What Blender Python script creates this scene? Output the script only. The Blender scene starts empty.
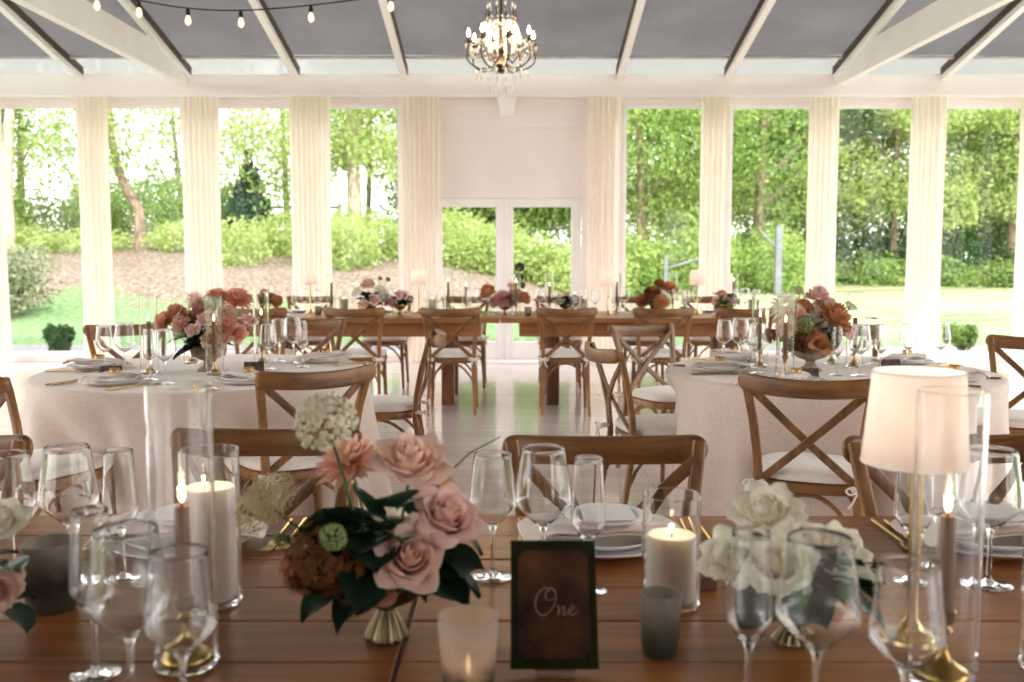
"""A wedding reception in a glass-walled pavilion."""
import bpy, math, random
import numpy as np
from mathutils import Vector, Matrix, Euler
PI = math.pi
S = bpy.context.scene
COL = S.collection
random.seed(7)

# ------------------------------------------------------------------ materials
def lin(c):
    return tuple(((x/255.0)/12.92 if x/255.0 <= 0.04045 else ((x/255.0+0.055)/1.055)**2.4) for x in c)

def newmat(name):
    m = bpy.data.materials.new(name)
    m.use_nodes = True
    nt = m.node_tree
    for n in list(nt.nodes):
        nt.nodes.remove(n)
    out = nt.nodes.new('ShaderNodeOutputMaterial')
    return m, nt, out

def N(nt, t, **kw):
    n = nt.nodes.new(t)
    for k, v in kw.items():
        if k in n.inputs:
            n.inputs[k].default_value = v
        else:
            setattr(n, k, v)
    return n

def ramp(nt, stops):
    r = nt.nodes.new('ShaderNodeValToRGB')
    e = r.color_ramp.elements
    while len(e) < len(stops):
        e.new(0.5)
    for i, (p, c) in enumerate(stops):
        e[i].position = p
        e[i].color = (c[0], c[1], c[2], 1)
    return r

def noisy(name, c1, c2, scale=6.0, rough=0.5, stretch=(1, 1, 1), bump=0.0, bscale=None, spec=0.5, detail=4.0, metallic=0.0,
          sss=0.0, sheen=0.0, coat=0.0, coords='Object', stops=(0.35, 0.65), transl=0.0):
    """principled surface whose colour wanders between two tones (linear rgb)"""
    m, nt, out = newmat(name)
    tc = N(nt, 'ShaderNodeTexCoord')
    mp = N(nt, 'ShaderNodeMapping')
    mp.inputs['Scale'].default_value = stretch
    nt.links.new(tc.outputs[coords], mp.inputs['Vector'])
    nz = N(nt, 'ShaderNodeTexNoise', Scale=scale, Detail=detail)
    nt.links.new(mp.outputs[0], nz.inputs['Vector'])
    r = ramp(nt, [(stops[0], c1), (stops[1], c2)])
    nt.links.new(nz.outputs['Fac'], r.inputs[0])
    b = N(nt, 'ShaderNodeBsdfPrincipled', Roughness=rough, Metallic=metallic)
    b.inputs['Specular IOR Level'].default_value = spec
    if sss:
        b.inputs['Subsurface Weight'].default_value = sss
        b.inputs['Subsurface Radius'].default_value = (0.03, 0.02, 0.012)
        b.inputs['Subsurface Scale'].default_value = 1.2
    if coat:
        b.inputs['Coat Weight'].default_value = coat
        b.inputs['Coat Roughness'].default_value = 0.15
    if sheen:
        b.inputs['Sheen Weight'].default_value = sheen
    nt.links.new(r.outputs[0], b.inputs['Base Color'])
    if bump:
        bp = N(nt, 'ShaderNodeBump', Strength=bump, Distance=0.01)
        nz2 = N(nt, 'ShaderNodeTexNoise', Scale=bscale or scale*4, Detail=3.0)
        nt.links.new(mp.outputs[0], nz2.inputs['Vector'])
        nt.links.new(nz2.outputs['Fac'], bp.inputs['Height'])
        nt.links.new(bp.outputs[0], b.inputs['Normal'])
    if transl:
        t = N(nt, 'ShaderNodeBsdfTranslucent')
        nt.links.new(r.outputs[0], t.inputs['Color'])
        mx = N(nt, 'ShaderNodeMixShader', Fac=transl)
        nt.links.new(b.outputs[0], mx.inputs[1])
        nt.links.new(t.outputs[0], mx.inputs[2])
        nt.links.new(mx.outputs[0], out.inputs['Surface'])
    else:
        nt.links.new(b.outputs[0], out.inputs['Surface'])
    return m

def wood(name, dark, mid, light, rough=0.4, axis='x', scale=1.0, coat=0.0, spec=0.5):
    """streaked timber with the grain along one object axis"""
    m, nt, out = newmat(name)
    tc = N(nt, 'ShaderNodeTexCoord')
    mp = N(nt, 'ShaderNodeMapping')
    st = [14, 14, 14]
    st['xyz'.index(axis)] = 1.1
    mp.inputs['Scale'].default_value = [x*scale for x in st]
    nt.links.new(tc.outputs['Object'], mp.inputs['Vector'])
    nz = N(nt, 'ShaderNodeTexNoise', Scale=2.2, Detail=7.0, Roughness=0.62, Distortion=0.6)
    nt.links.new(mp.outputs[0], nz.inputs['Vector'])
    big = N(nt, 'ShaderNodeTexNoise', Scale=1.7, Detail=2.0)
    nt.links.new(tc.outputs['Object'], big.inputs['Vector'])
    add = N(nt, 'ShaderNodeMath', operation='MULTIPLY_ADD')
    add.inputs[1].default_value = 0.55
    nt.links.new(big.outputs['Fac'], add.inputs[0])
    sc = N(nt, 'ShaderNodeMath', operation='MULTIPLY')
    sc.inputs[1].default_value = 0.5
    nt.links.new(nz.outputs['Fac'], sc.inputs[0])
    nt.links.new(sc.outputs[0], add.inputs[2])
    r = ramp(nt, [(0.36, dark), (0.52, mid), (0.68, light)])
    nt.links.new(add.outputs[0], r.inputs[0])
    b = N(nt, 'ShaderNodeBsdfPrincipled', Roughness=rough)
    b.inputs['Specular IOR Level'].default_value = spec
    if coat:
        b.inputs['Coat Weight'].default_value = coat
        b.inputs['Coat Roughness'].default_value = 0.22
    nt.links.new(r.outputs[0], b.inputs['Base Color'])
    bp = N(nt, 'ShaderNodeBump', Strength=0.12, Distance=0.004)
    nt.links.new(nz.outputs['Fac'], bp.inputs['Height'])
    nt.links.new(bp.outputs[0], b.inputs['Normal'])
    nt.links.new(b.outputs[0], out.inputs['Surface'])
    return m

def thin_glass(name, tint=(0.97, 0.98, 0.98), refl=1.0, base=0.03, edge=0.55, power=3.0, rough=0.02):
    """thin clear sheet: see-through, mirror-like towards grazing angles"""
    m, nt, out = newmat(name)
    lw = N(nt, 'ShaderNodeLayerWeight', Blend=0.5)
    pw = N(nt, 'ShaderNodeMath', operation='POWER')
    pw.inputs[1].default_value = power
    nt.links.new(lw.outputs['Facing'], pw.inputs[0])
    ma = N(nt, 'ShaderNodeMath', operation='MULTIPLY_ADD')
    ma.inputs[1].default_value = edge
    ma.inputs[2].default_value = base
    nt.links.new(pw.outputs[0], ma.inputs[0])
    tr = N(nt, 'ShaderNodeBsdfTransparent')
    tr.inputs['Color'].default_value = (*tint, 1)
    gl = N(nt, 'ShaderNodeBsdfGlossy', Roughness=rough)
    gl.inputs['Color'].default_value = (refl, refl, refl, 1)
    mx = N(nt, 'ShaderNodeMixShader')
    nt.links.new(ma.outputs[0], mx.inputs[0])
    nt.links.new(tr.outputs[0], mx.inputs[1])
    nt.links.new(gl.outputs[0], mx.inputs[2])
    nt.links.new(mx.outputs[0], out.inputs['Surface'])
    return m

def emit(name, col, strength):
    m, nt, out = newmat(name)
    e = N(nt, 'ShaderNodeEmission', Strength=strength)
    e.inputs['Color'].default_value = (*col, 1)
    nt.links.new(e.outputs[0], out.inputs['Surface'])
    return m

def metal(name, col, rough=0.25, var=0.25):
    c2 = tuple(x*(1-var) for x in col)
    return noisy(name, c2, col, scale=18, rough=rough, metallic=1.0)

SOLID_GLASS = True
def solid_glass(name):
    m, nt, out = newmat(name)
    g = N(nt, 'ShaderNodeBsdfGlass', Roughness=0.0, IOR=1.45)
    g.inputs['Color'].default_value = (0.995, 0.998, 0.998, 1)
    gl = N(nt, 'ShaderNodeBsdfGlossy', Roughness=0.0)
    mx = N(nt, 'ShaderNodeMixShader', Fac=0.006)
    nt.links.new(g.outputs[0], mx.inputs[1]); nt.links.new(gl.outputs[0], mx.inputs[2])
    nt.links.new(mx.outputs[0], out.inputs['Surface'])
    return m

def cloth(name, c1, c2, weave=420.0, rough=0.9, transl=0.0, bump=0.25, sheen=0.35):
    m, nt, out = newmat(name)
    tc = N(nt, 'ShaderNodeTexCoord')
    a = N(nt, 'ShaderNodeTexNoise', Scale=weave, Detail=2.0)
    mp = N(nt, 'ShaderNodeMapping')
    mp.inputs['Scale'].default_value = (1, 1, 0.12)
    nt.links.new(tc.outputs['Object'], mp.inputs[0])
    nt.links.new(mp.outputs[0], a.inputs['Vector'])
    b2 = N(nt, 'ShaderNodeTexNoise', Scale=weave, Detail=2.0)
    mp2 = N(nt, 'ShaderNodeMapping')
    mp2.inputs['Scale'].default_value = (0.12, 0.12, 1)
    nt.links.new(tc.outputs['Object'], mp2.inputs[0])
    nt.links.new(mp2.outputs[0], b2.inputs['Vector'])
    ad = N(nt, 'ShaderNodeMath', operation='ADD')
    nt.links.new(a.outputs['Fac'], ad.inputs[0])
    nt.links.new(b2.outputs['Fac'], ad.inputs[1])
    hf = N(nt, 'ShaderNodeMath', operation='MULTIPLY')
    hf.inputs[1].default_value = 0.5
    nt.links.new(ad.outputs[0], hf.inputs[0])
    r = ramp(nt, [(0.38, c1), (0.62, c2)])
    nt.links.new(hf.outputs[0], r.inputs[0])
    b = N(nt, 'ShaderNodeBsdfPrincipled', Roughness=rough)
    b.inputs['Specular IOR Level'].default_value = 0.25
    b.inputs['Sheen Weight'].default_value = sheen
    b.inputs['Sheen Roughness'].default_value = 0.45
    nt.links.new(r.outputs[0], b.inputs['Base Color'])
    bp = N(nt, 'ShaderNodeBump', Strength=bump, Distance=0.002)
    nt.links.new(hf.outputs[0], bp.inputs['Height'])
    nt.links.new(bp.outputs[0], b.inputs['Normal'])
    if transl:
        t = N(nt, 'ShaderNodeBsdfTranslucent')
        nt.links.new(r.outputs[0], t.inputs['Color'])
        mx = N(nt, 'ShaderNodeMixShader', Fac=transl)
        nt.links.new(b.outputs[0], mx.inputs[1])
        nt.links.new(t.outputs[0], mx.inputs[2])
        nt.links.new(mx.outputs[0], out.inputs['Surface'])
    else:
        nt.links.new(b.outputs[0], out.inputs['Surface'])
    return m

def leafmat(name, c1, c2, transl=0.5, rough=0.6, spec=0.25):
    """leaves: tone drifts from clump to clump and plant to plant, light passes through"""
    m, nt, out = newmat(name)
    ge = N(nt, 'ShaderNodeNewGeometry')
    oi = N(nt, 'ShaderNodeObjectInfo')
    ad = N(nt, 'ShaderNodeMath', operation='MULTIPLY_ADD')
    ad.inputs[1].default_value = 0.6
    nt.links.new(ge.outputs['Random Per Island'], ad.inputs[0])
    om = N(nt, 'ShaderNodeMath', operation='MULTIPLY')
    om.inputs[1].default_value = 0.4
    nt.links.new(oi.outputs['Random'], om.inputs[0])
    nt.links.new(om.outputs[0], ad.inputs[2])
    r = ramp(nt, [(0.1, c1), (0.9, c2)])
    nt.links.new(ad.outputs[0], r.inputs[0])
    b = N(nt, 'ShaderNodeBsdfPrincipled', Roughness=rough)
    b.inputs['Specular IOR Level'].default_value = spec
    t = N(nt, 'ShaderNodeBsdfTranslucent')
    nt.links.new(r.outputs[0], b.inputs['Base Color'])
    nt.links.new(r.outputs[0], t.inputs['Color'])
    mx = N(nt, 'ShaderNodeMixShader', Fac=transl)
    nt.links.new(b.outputs[0], mx.inputs[1])
    nt.links.new(t.outputs[0], mx.inputs[2])
    nt.links.new(mx.outputs[0], out.inputs['Surface'])
    return m

def planks(name, tones, pitch, axis, seam_col, rough, coat=0.0, seam=0.012, length=1.6):
    """flooring: boards of `pitch` width, tone by board, thin seams"""
    m, nt, out = newmat(name)
    tc = N(nt, 'ShaderNodeTexCoord')
    mp = N(nt, 'ShaderNodeMapping')
    if axis == 'y':
        mp.inputs['Rotation'].default_value = (0, 0, PI/2)
    nt.links.new(tc.outputs['Object'], mp.inputs[0])
    br = N(nt, 'ShaderNodeTexBrick', Scale=1.0)
    br.inputs['Color1'].default_value = (0.25, 0.25, 0.25, 1)
    br.inputs['Color2'].default_value = (0.75, 0.75, 0.75, 1)
    br.inputs['Mortar'].default_value = (0, 0, 0, 1)
    br.inputs['Mortar Size'].default_value = seam*0.25
    br.inputs['Brick Width'].default_value = length
    br.inputs['Row Height'].default_value = pitch
    nt.links.new(mp.outputs[0], br.inputs['Vector'])
    nz = N(nt, 'ShaderNodeTexNoise', Scale=3.0, Detail=6.0, Roughness=0.65)
    mp2 = N(nt, 'ShaderNodeMapping')
    mp2.inputs['Scale'].default_value = (1.0, 9.0, 1.0) if axis == 'x' else (9.0, 1.0, 1.0)
    nt.links.new(tc.outputs['Object'], mp2.inputs[0])
    nt.links.new(mp2.outputs[0], nz.inputs['Vector'])
    mixv = N(nt, 'ShaderNodeMath', operation='MULTIPLY_ADD')
    mixv.inputs[1].default_value = 0.55
    nt.links.new(nz.outputs['Fac'], mixv.inputs[0])
    sep = N(nt, 'ShaderNodeMath', operation='MULTIPLY')
    sep.inputs[1].default_value = 0.45
    nt.links.new(br.outputs['Color'], sep.inputs[0])
    nt.links.new(sep.outputs[0], mixv.inputs[2])
    r = ramp(nt, [(0.3, tones[0]), (0.5, tones[1]), (0.72, tones[2])])
    nt.links.new(mixv.outputs[0], r.inputs[0])
    mc = N(nt, 'ShaderNodeMix', data_type='RGBA')
    nt.links.new(br.outputs['Fac'], mc.inputs[0])
    nt.links.new(r.outputs[0], mc.inputs[6])
    mc.inputs[7].default_value = (*seam_col, 1)
    b = N(nt, 'ShaderNodeBsdfPrincipled', Roughness=rough)
    if coat:
        b.inputs['Coat Weight'].default_value = coat
        b.inputs['Coat Roughness'].default_value = 0.06
    nt.links.new(mc.outputs[2], b.inputs['Base Color'])
    bp = N(nt, 'ShaderNodeBump', Strength=0.08, Distance=0.003)
    nt.links.new(nz.outputs['Fac'], bp.inputs['Height'])
    nt.links.new(bp.outputs[0], b.inputs['Normal'])
    nt.links.new(b.outputs[0], out.inputs['Surface'])
    return m

M = {}
M['white'] = noisy('white_paint', lin((244, 238, 236)), lin((249, 244, 242)), 3, 0.5)
M['wall_white'] = noisy('warm_wall_paint', lin((240, 230, 226)), lin((245, 236, 232)), 2, 0.55)
M['floor'] = planks('floor_boards', [lin((212, 201, 198)), lin((226, 217, 214)), lin((236, 229, 227))], 0.18, 'x', lin((170, 160, 154)), 0.16, coat=0.5)
M['chair_wood'] = wood('chair_oak', lin((88, 56, 26)), lin((138, 95, 50)), lin((170, 126, 76)), 0.36, 'z', 1.0)
M['rail_wood'] = wood('chair_oak_rail', lin((88, 56, 26)), lin((138, 95, 50)), lin((170, 126, 76)), 0.36, 'x', 1.0)
M['table_wood'] = wood('stained_pine', lin((100, 57, 24)), lin((150, 93, 47)), lin((186, 126, 70)), 0.34, 'x', 0.9, spec=0.35)
M['leg_wood'] = wood('stained_pine_leg', lin((70, 38, 20)), lin((104, 60, 32)), lin((132, 82, 48)), 0.4, 'z', 0.9)
M['far_wood'] = wood('honey_pine', lin((112, 66, 34)), lin((150, 96, 54)), lin((180, 124, 78)), 0.34, 'x', 0.9)
M['cushion'] = cloth('cushion_canvas', lin((222, 212, 202)), lin((236, 228, 220)), 300)
M['ribbon'] = cloth('ribbon', lin((226, 218, 210)), lin((240, 234, 228)), 500)
M['linen'] = cloth('blush_linen', lin((206, 188, 174)), lin((218, 202, 190)), 240, transl=0.0, bump=0.05)
M['napkin'] = cloth('napkin_linen', lin((216, 199, 188)), lin((232, 218, 208)), 420)
M['china'] = noisy('off_white_china', lin((246, 243, 240)), lin((250, 247, 245)), 6, 0.3, spec=0.35)
M['china_grey'] = noisy('grey_glazed_china', lin((186, 180, 176)), lin((206, 201, 197)), 9, 0.25)
M['paper'] = noisy('ivory_paper', lin((238, 232, 226)), lin((243, 238, 233)), 8, 0.8)
M['gold'] = metal('brushed_gold', (0.80, 0.56, 0.22), 0.24)
M['brass'] = metal('aged_brass', (0.55, 0.38, 0.13), 0.26, 0.4)
M['brass_light'] = metal('light_brass', (0.62, 0.42, 0.20), 0.34)
M['bronze'] = metal('dark_bronze', (0.16, 0.11, 0.06), 0.4, 0.4)
M['antique'] = metal('antique_gold', (0.33, 0.27, 0.15), 0.42, 0.5)
M['stone'] = noisy('weathered_stone', lin((128, 116, 98)), lin((172, 160, 140)), 22, 0.8, bump=0.4)
M['glass'] = solid_glass('clear_glass')
M['cylinder_glass'] = solid_glass('cylinder_glass')
M['pane'] = thin_glass('window_pane', tint=(0.985, 0.99, 0.985), edge=0.5, base=0.015, power=4.0, rough=0.0)
M['crystal'] = solid_glass('solid_crystal')
M['frost'] = noisy('smoked_frosted_glass', lin((118, 110, 104)), lin((160, 152, 146)), 14, 0.5, transl=0.6)
M['frost_pale'] = noisy('pale_frosted_glass', lin((196, 186, 178)), lin((214, 206, 198)), 10, 0.45, transl=0.65)
M['wax'] = noisy('ivory_wax', lin((240, 228, 216)), lin((248, 238, 228)), 5, 0.4, sss=0.6)
M['taper_wax'] = noisy('mocha_wax', lin((122, 76, 50)), lin((144, 96, 68)), 8, 0.4)
M['wick'] = noisy('wick', lin((30, 24, 20)), lin((50, 42, 36)), 60, 0.9)
M['flame'] = emit('flame', (1.0, 0.66, 0.32), 12.0)
M['bulb_lit'] = emit('lit_filament_bulb', (1.0, 0.64, 0.32), 1.5)
M['bulb_candle'] = emit('lit_candle_bulb', (1.0, 0.80, 0.52), 14.0)
M['black'] = noisy('black_plastic', lin((24, 24, 26)), lin((36, 36, 38)), 20, 0.5)
M['shade'] = noisy('lamp_shade_fabric', lin((246, 236, 228)), lin((250, 241, 233)), 60, 0.9, transl=0.5)
M['curtain'] = noisy('sheer_cream_fabric', lin((250, 241, 230)), lin((253, 247, 239)), 30, 0.9, transl=0.5, stretch=(1, 1, 0.1))
M['stem'] = noisy('green_stem', lin((70, 92, 52)), lin((104, 126, 74)), 20, 0.6)
M['dark_leaf'] = leafmat('dark_leaf', lin((22, 44, 32)), lin((46, 76, 54)), 0.15, 0.35, 0.5)
M['olive_leaf'] = leafmat('olive_leaf', lin((70, 92, 58)), lin((118, 136, 88)), 0.3, 0.45)
M['twig'] = noisy('twig', lin((66, 46, 34)), lin((98, 70, 52)), 40, 0.8)
def petal(name, c1, c2, tr=0.35):
    return noisy(name, lin(c1), lin(c2), 26, 0.75, transl=tr, spec=0.2, stops=(0.3, 0.7))
M['blush'] = petal('blush_petal', (242, 206, 190), (250, 224, 212), 0.42)
M['dusty_pink'] = petal('dusty_pink_petal', (238, 198, 188), (247, 218, 210), 0.42)
M['peach'] = petal('peach_petal', (242, 198, 176), (250, 220, 202), 0.42)
M['coral'] = petal('coral_petal', (228, 160, 136), (246, 196, 174))
M['caramel'] = petal('caramel_petal', (206, 142, 92), (232, 180, 130))
M['white_petal'] = petal('ivory_petal', (252, 247, 230), (254, 251, 240), 0.45)
M['rust'] = petal('rust_petal', (64, 38, 24), (150, 100, 56), 0.15)
M['rust_deep'] = petal('deep_rust_petal', (150, 94, 64), (186, 124, 86), 0.2)
M['mauve'] = petal('mauve_petal', (206, 156, 146), (228, 186, 176))
M['lace_white'] = petal('lace_white_petal', (216, 212, 188), (238, 234, 216))
M['lace_beige'] = petal('beige_umbel_petal', (196, 184, 140), (224, 212, 174))
M['pod_green'] = petal('green_pod', (120, 142, 84), (172, 186, 128), 0.2)
M['black_pod'] = noisy('black_seed_pod', lin((34, 28, 28)), lin((60, 48, 46)), 30, 0.7)
M['yellow'] = petal('yellow_petal', (222, 178, 92), (238, 204, 130))
M['card_green'] = noisy('deep_green_board', lin((30, 33, 18)), lin((40, 43, 25)), 30, 0.85, spec=0.1)
M['card_brown'] = noisy('marbled_brown_paper', lin((46, 34, 30)), lin((102, 68, 44)), 16, 0.85, spec=0.1, detail=6, stops=(0.32, 0.75), coords='Object')
M['ink'] = noisy('beige_ink', lin((158, 126, 100)), lin((178, 146, 118)), 40, 0.6)
M['acrylic'] = thin_glass('acrylic_strip', tint=(0.9, 0.86, 0.82), base=0.12, edge=0.5)
M['dark_card'] = noisy('mottled_dark_card', lin((62, 46, 42)), lin((110, 84, 74)), 40, 0.7)
M['mauve_box'] = noisy('dull_mauve_paper', lin((112, 80, 68)), lin((128, 94, 80)), 20, 0.8)
M['iron'] = noisy('dark_iron', lin((60, 48, 36)), lin((88, 70, 52)), 30, 0.4, metallic=0.7)
M['white_post'] = noisy('pale_post', lin((96, 102, 108)), lin((114, 120, 126)), 8, 0.7)
mm = newmat('bright_crystal'); M['crystal_bright'] = mm[0]
_g = N(mm[1], 'ShaderNodeBsdfGlass', IOR=1.5, Roughness=0.02); _t = N(mm[1], 'ShaderNodeBsdfTranslucent'); _t.inputs['Color'].default_value = (1, .97, .92, 1)
_x = N(mm[1], 'ShaderNodeMixShader', Fac=.45); mm[1].links.new(_g.outputs[0], _x.inputs[1]); mm[1].links.new(_t.outputs[0], _x.inputs[2]); mm[1].links.new(_x.outputs[0], mm[2].inputs['Surface'])
# light levels
EXPO = 1.0
SKY_E = 2.5
SUN_E = 3.1
SUN_D = (-.35, .78, -.62)
LAMP_W = .18
SHADE_TRANSL, SHADE_OPEN = .70, .10
# ------------------------------------------------------------------ mesh building
class MB:
    def __init__(s):
        s.v = []; s.f = []; s.m = []
    def add(s, vs, fs, mi=0, X=None):
        b = len(s.v)
        if X is not None:
            vs = [X @ Vector(p) for p in vs]
        s.v.extend([tuple(p) for p in vs])
        s.f.extend([tuple(b+i for i in q) for q in fs])
        s.m.extend([mi]*len(fs))
        return s
    def box(s, x0, x1, y0, y1, z0, z1, mi=0, X=None):
        vs = [(x0,y0,z0),(x1,y0,z0),(x1,y1,z0),(x0,y1,z0),(x0,y0,z1),(x1,y0,z1),(x1,y1,z1),(x0,y1,z1)]
        fs = [(3,2,1,0),(4,5,6,7),(0,1,5,4),(1,2,6,5),(2,3,7,6),(3,0,4,7)]
        return s.add(vs, fs, mi, X)
    def lathe(s, prof, seg=32, mi=0, X=None, flute=0.0, nfl=0):
        vs, fs = [], []
        for (r, z) in prof:
            for k in range(seg):
                a = 2*PI*k/seg
                rr = r*(1+flute*math.cos(nfl*a)) if flute else r
                vs.append((rr*math.cos(a), rr*math.sin(a), z))
        for i in range(len(prof)-1):
            for k in range(seg):
                a, b = i*seg+k, i*seg+(k+1) % seg
                fs.append((a, b, b+seg, a+seg))
        if prof[0][0] > 1e-4 and getattr(s, 'cap0', False):
            fs.append(tuple(reversed(range(seg))))
        return s.add(vs, fs, mi, X)
    def disc(s, r, z, seg=32, mi=0, X=None, up=True):
        vs = [(r*math.cos(2*PI*k/seg), r*math.sin(2*PI*k/seg), z) for k in range(seg)]
        f = tuple(range(seg)) if up else tuple(reversed(range(seg)))
        return s.add(vs, [f], mi, X)
    def tube(s, pts, r, seg=8, mi=0, X=None, caps=True, sx=1.0, sy=1.0, up=None):
        pts = [Vector(p) for p in pts]
        n = len(pts)
        rs = list(r) if isinstance(r, (list, tuple)) else [r]*n
        vs, fs = [], []
        ref = Vector(up) if up else None
        prev = None
        for i, p in enumerate(pts):
            t = (pts[min(i+1, n-1)]-pts[max(i-1, 0)])
            t = t.normalized() if t.length > 1e-9 else Vector((0, 0, 1))
            if ref is not None:
                u = ref - t*ref.dot(t)
            elif prev is not None:
                u = prev - t*prev.dot(t)
            else:
                u = Vector((1, 0, 0)) if abs(t.x) < 0.8 else Vector((0, 1, 0))
                u = u - t*u.dot(t)
            u.normalize(); prev = u
            w = t.cross(u)
            for k in range(seg):
                a = 2*PI*k/seg
                vs.append(p + u*(math.cos(a)*rs[i]*sx) + w*(math.sin(a)*rs[i]*sy))
        for i in range(n-1):
            for k in range(seg):
                a, b = i*seg+k, i*seg+(k+1) % seg
                fs.append((a, b, b+seg, a+seg))
        if caps:
            fs.append(tuple(reversed(range(seg))))
            fs.append(tuple((n-1)*seg+k for k in range(seg)))
        return s.add(vs, fs, mi, X)
    def strip(s, pts, sec, up, mi=0, X=None):
        """sweep the section (list of (a,b): a along `up`, b across) along pts"""
        pts = [Vector(p) for p in pts]; n = len(pts); m = len(sec)
        vs, fs = [], []
        up = Vector(up)
        for i, p in enumerate(pts):
            t = (pts[min(i+1, n-1)]-pts[max(i-1, 0)]).normalized()
            u = (up - t*up.dot(t)).normalized(); w = t.cross(u)
            sc = sec[i] if isinstance(sec[0], list) else sec
            m = len(sc)
            for (a, b) in sc:
                vs.append(p+u*a+w*b)
        for i in range(n-1):
            for k in range(m):
                a, b = i*m+k, i*m+(k+1) % m
                fs.append((a, b, b+m, a+m))
        fs.append(tuple(reversed(range(m))))
        fs.append(tuple((n-1)*m+k for k in range(m)))
        return s.add(vs, fs, mi, X)
    def grid(s, fn, nu, nv, mi=0, X=None, closed=False):
        vs = [fn(i/nu, j/nv) for j in range(nv+1) for i in range(nu+(0 if closed else 1))]
        w = nu if closed else nu+1
        fs = []
        for j in range(nv):
            for i in range(nu):
                a = j*w+i; b = j*w+(i+1) % w
                fs.append((a, b, b+w, a+w))
        return s.add(vs, fs, mi, X)
    def mesh(s, name, mats, smooth=True, angle=40):
        me = bpy.data.meshes.new(name)
        me.from_pydata([tuple(p) for p in s.v], [], s.f)
        for m in (mats if isinstance(mats, (list, tuple)) else [mats]):
            me.materials.append(m)
        if len(me.polygons):
            me.polygons.foreach_set('material_index', s.m)
            me.polygons.foreach_set('use_smooth', [bool(smooth)]*len(me.polygons))
            if smooth:
                me.set_sharp_from_angle(angle=math.radians(angle))
        me.update()
        return me
    def build(s, name, mats, parent=None, loc=None, rot=None, smooth=True, angle=40, bevel=0.0, solid=0.0):
        o = put(name, s.mesh(name, mats, smooth, angle), parent, loc, rot)
        if solid:
            md = o.modifiers.new('thickness', 'SOLIDIFY'); md.thickness = solid; md.offset = 0
        if bevel:
            md = o.modifiers.new('edges', 'BEVEL'); md.width = bevel; md.segments = 2; md.limit_method = 'ANGLE'
        return o

def put(name, me, parent=None, loc=None, rot=None, scale=None):
    o = bpy.data.objects.new(name, me)
    COL.objects.link(o)
    if parent is not None: o.parent = parent
    if loc is not None: o.location = loc
    if rot is not None: o.rotation_euler = rot
    if scale is not None: o.scale = (scale,)*3 if not isinstance(scale, (tuple, list)) else scale
    return o

def tag(o, label=None, cat=None, group=None, kind=None):
    if label: o['label'] = label
    if cat: o['category'] = cat
    if group: o['group'] = group
    if kind: o['kind'] = kind
    return o

def thing(name, label, cat, loc=(0, 0, 0), rz=0.0, group=None):
    o = bpy.data.objects.new(name, None)
    COL.objects.link(o)
    o.empty_display_size = 0.1
    o.location = loc; o.rotation_euler = (0, 0, rz)
    return tag(o, label, cat, group)

def struct(o):
    o['kind'] = 'structure'
    return o

KIDS = {}
def kids(o):
    return [c for c in ALL_BY_PARENT(o)]
def ALL_BY_PARENT(o):
    return list(o.children)

def dup(root, loc=None, rz=None, label=None, group=None, parent=None):
    c = root.copy(); COL.objects.link(c)
    if parent is not None: c.parent = parent
    else:
        if loc is not None: c.location = loc
        if rz is not None: c.rotation_euler = (0, 0, rz)
        if label: c['label'] = label
        if group: c['group'] = group
    for ch in list(root.children):
        dup(ch, parent=c)
    return c

class Proto:
    """first call hands out the built original, later calls copies of it"""
    def __init__(s, root): s.root = root; s.used = False
    def at(s, loc, rz=0.0, label=None, group=None, scale=None):
        if not s.used:
            s.used = True; o = s.root
            o.location = loc; o.rotation_euler = (0, 0, rz)
            if label: o['label'] = label
            if group: o['group'] = group
        else:
            o = dup(s.root, loc, rz, label, group)
        if scale: o.scale = (scale,)*3
        return o

def rrect(a, b, r, n=3):
    """rounded rectangle section, half sizes a,b"""
    pts = []
    for cx, cy, st in ((a-r, b-r, 0), (-(a-r), b-r, PI/2), (-(a-r), -(b-r), PI), (a-r, -(b-r), 1.5*PI)):
        for k in range(n+1):
            t = st+PI/2*k/n
            pts.append((cx+r*math.cos(t), cy+r*math.sin(t)))
    return pts

def smoothp(pts, n=4):
    """Catmull-Rom through a lathe profile"""
    out = []
    P = [pts[0]]+pts+[pts[-1]]
    for i in range(1, len(P)-2):
        for k in range(n):
            t = k/n
            out.append(tuple(.5*((2*P[i][j])+(-P[i-1][j]+P[i+1][j])*t+(2*P[i-1][j]-5*P[i][j]+4*P[i+1][j]-P[i+2][j])*t*t+(-P[i-1][j]+3*P[i][j]-3*P[i+1][j]+P[i+2][j])*t**3) for j in (0, 1)))
    out.append(pts[-1]); return out
def smooth3(pts, n=4):
    P = [Vector(p) for p in pts]; P = [P[0]]+P+[P[-1]]; out = []
    for i in range(1, len(P)-2):
        for k in range(n):
            t = k/n
            out.append(.5*((2*P[i])+(P[i+1]-P[i-1])*t+(2*P[i-1]-5*P[i]+4*P[i+1]-P[i+2])*t*t+(3*P[i]-P[i-1]-3*P[i+1]+P[i+2])*t**3))
    out.append(P[-2]); return out

def look_rot(d, spin=0.0):
    """rotation that carries local +Z onto direction d"""
    q = Vector(d).normalized().to_track_quat('Z', 'Y')
    return (q @ Euler((0, 0, spin)).to_quaternion()).to_euler()

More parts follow.
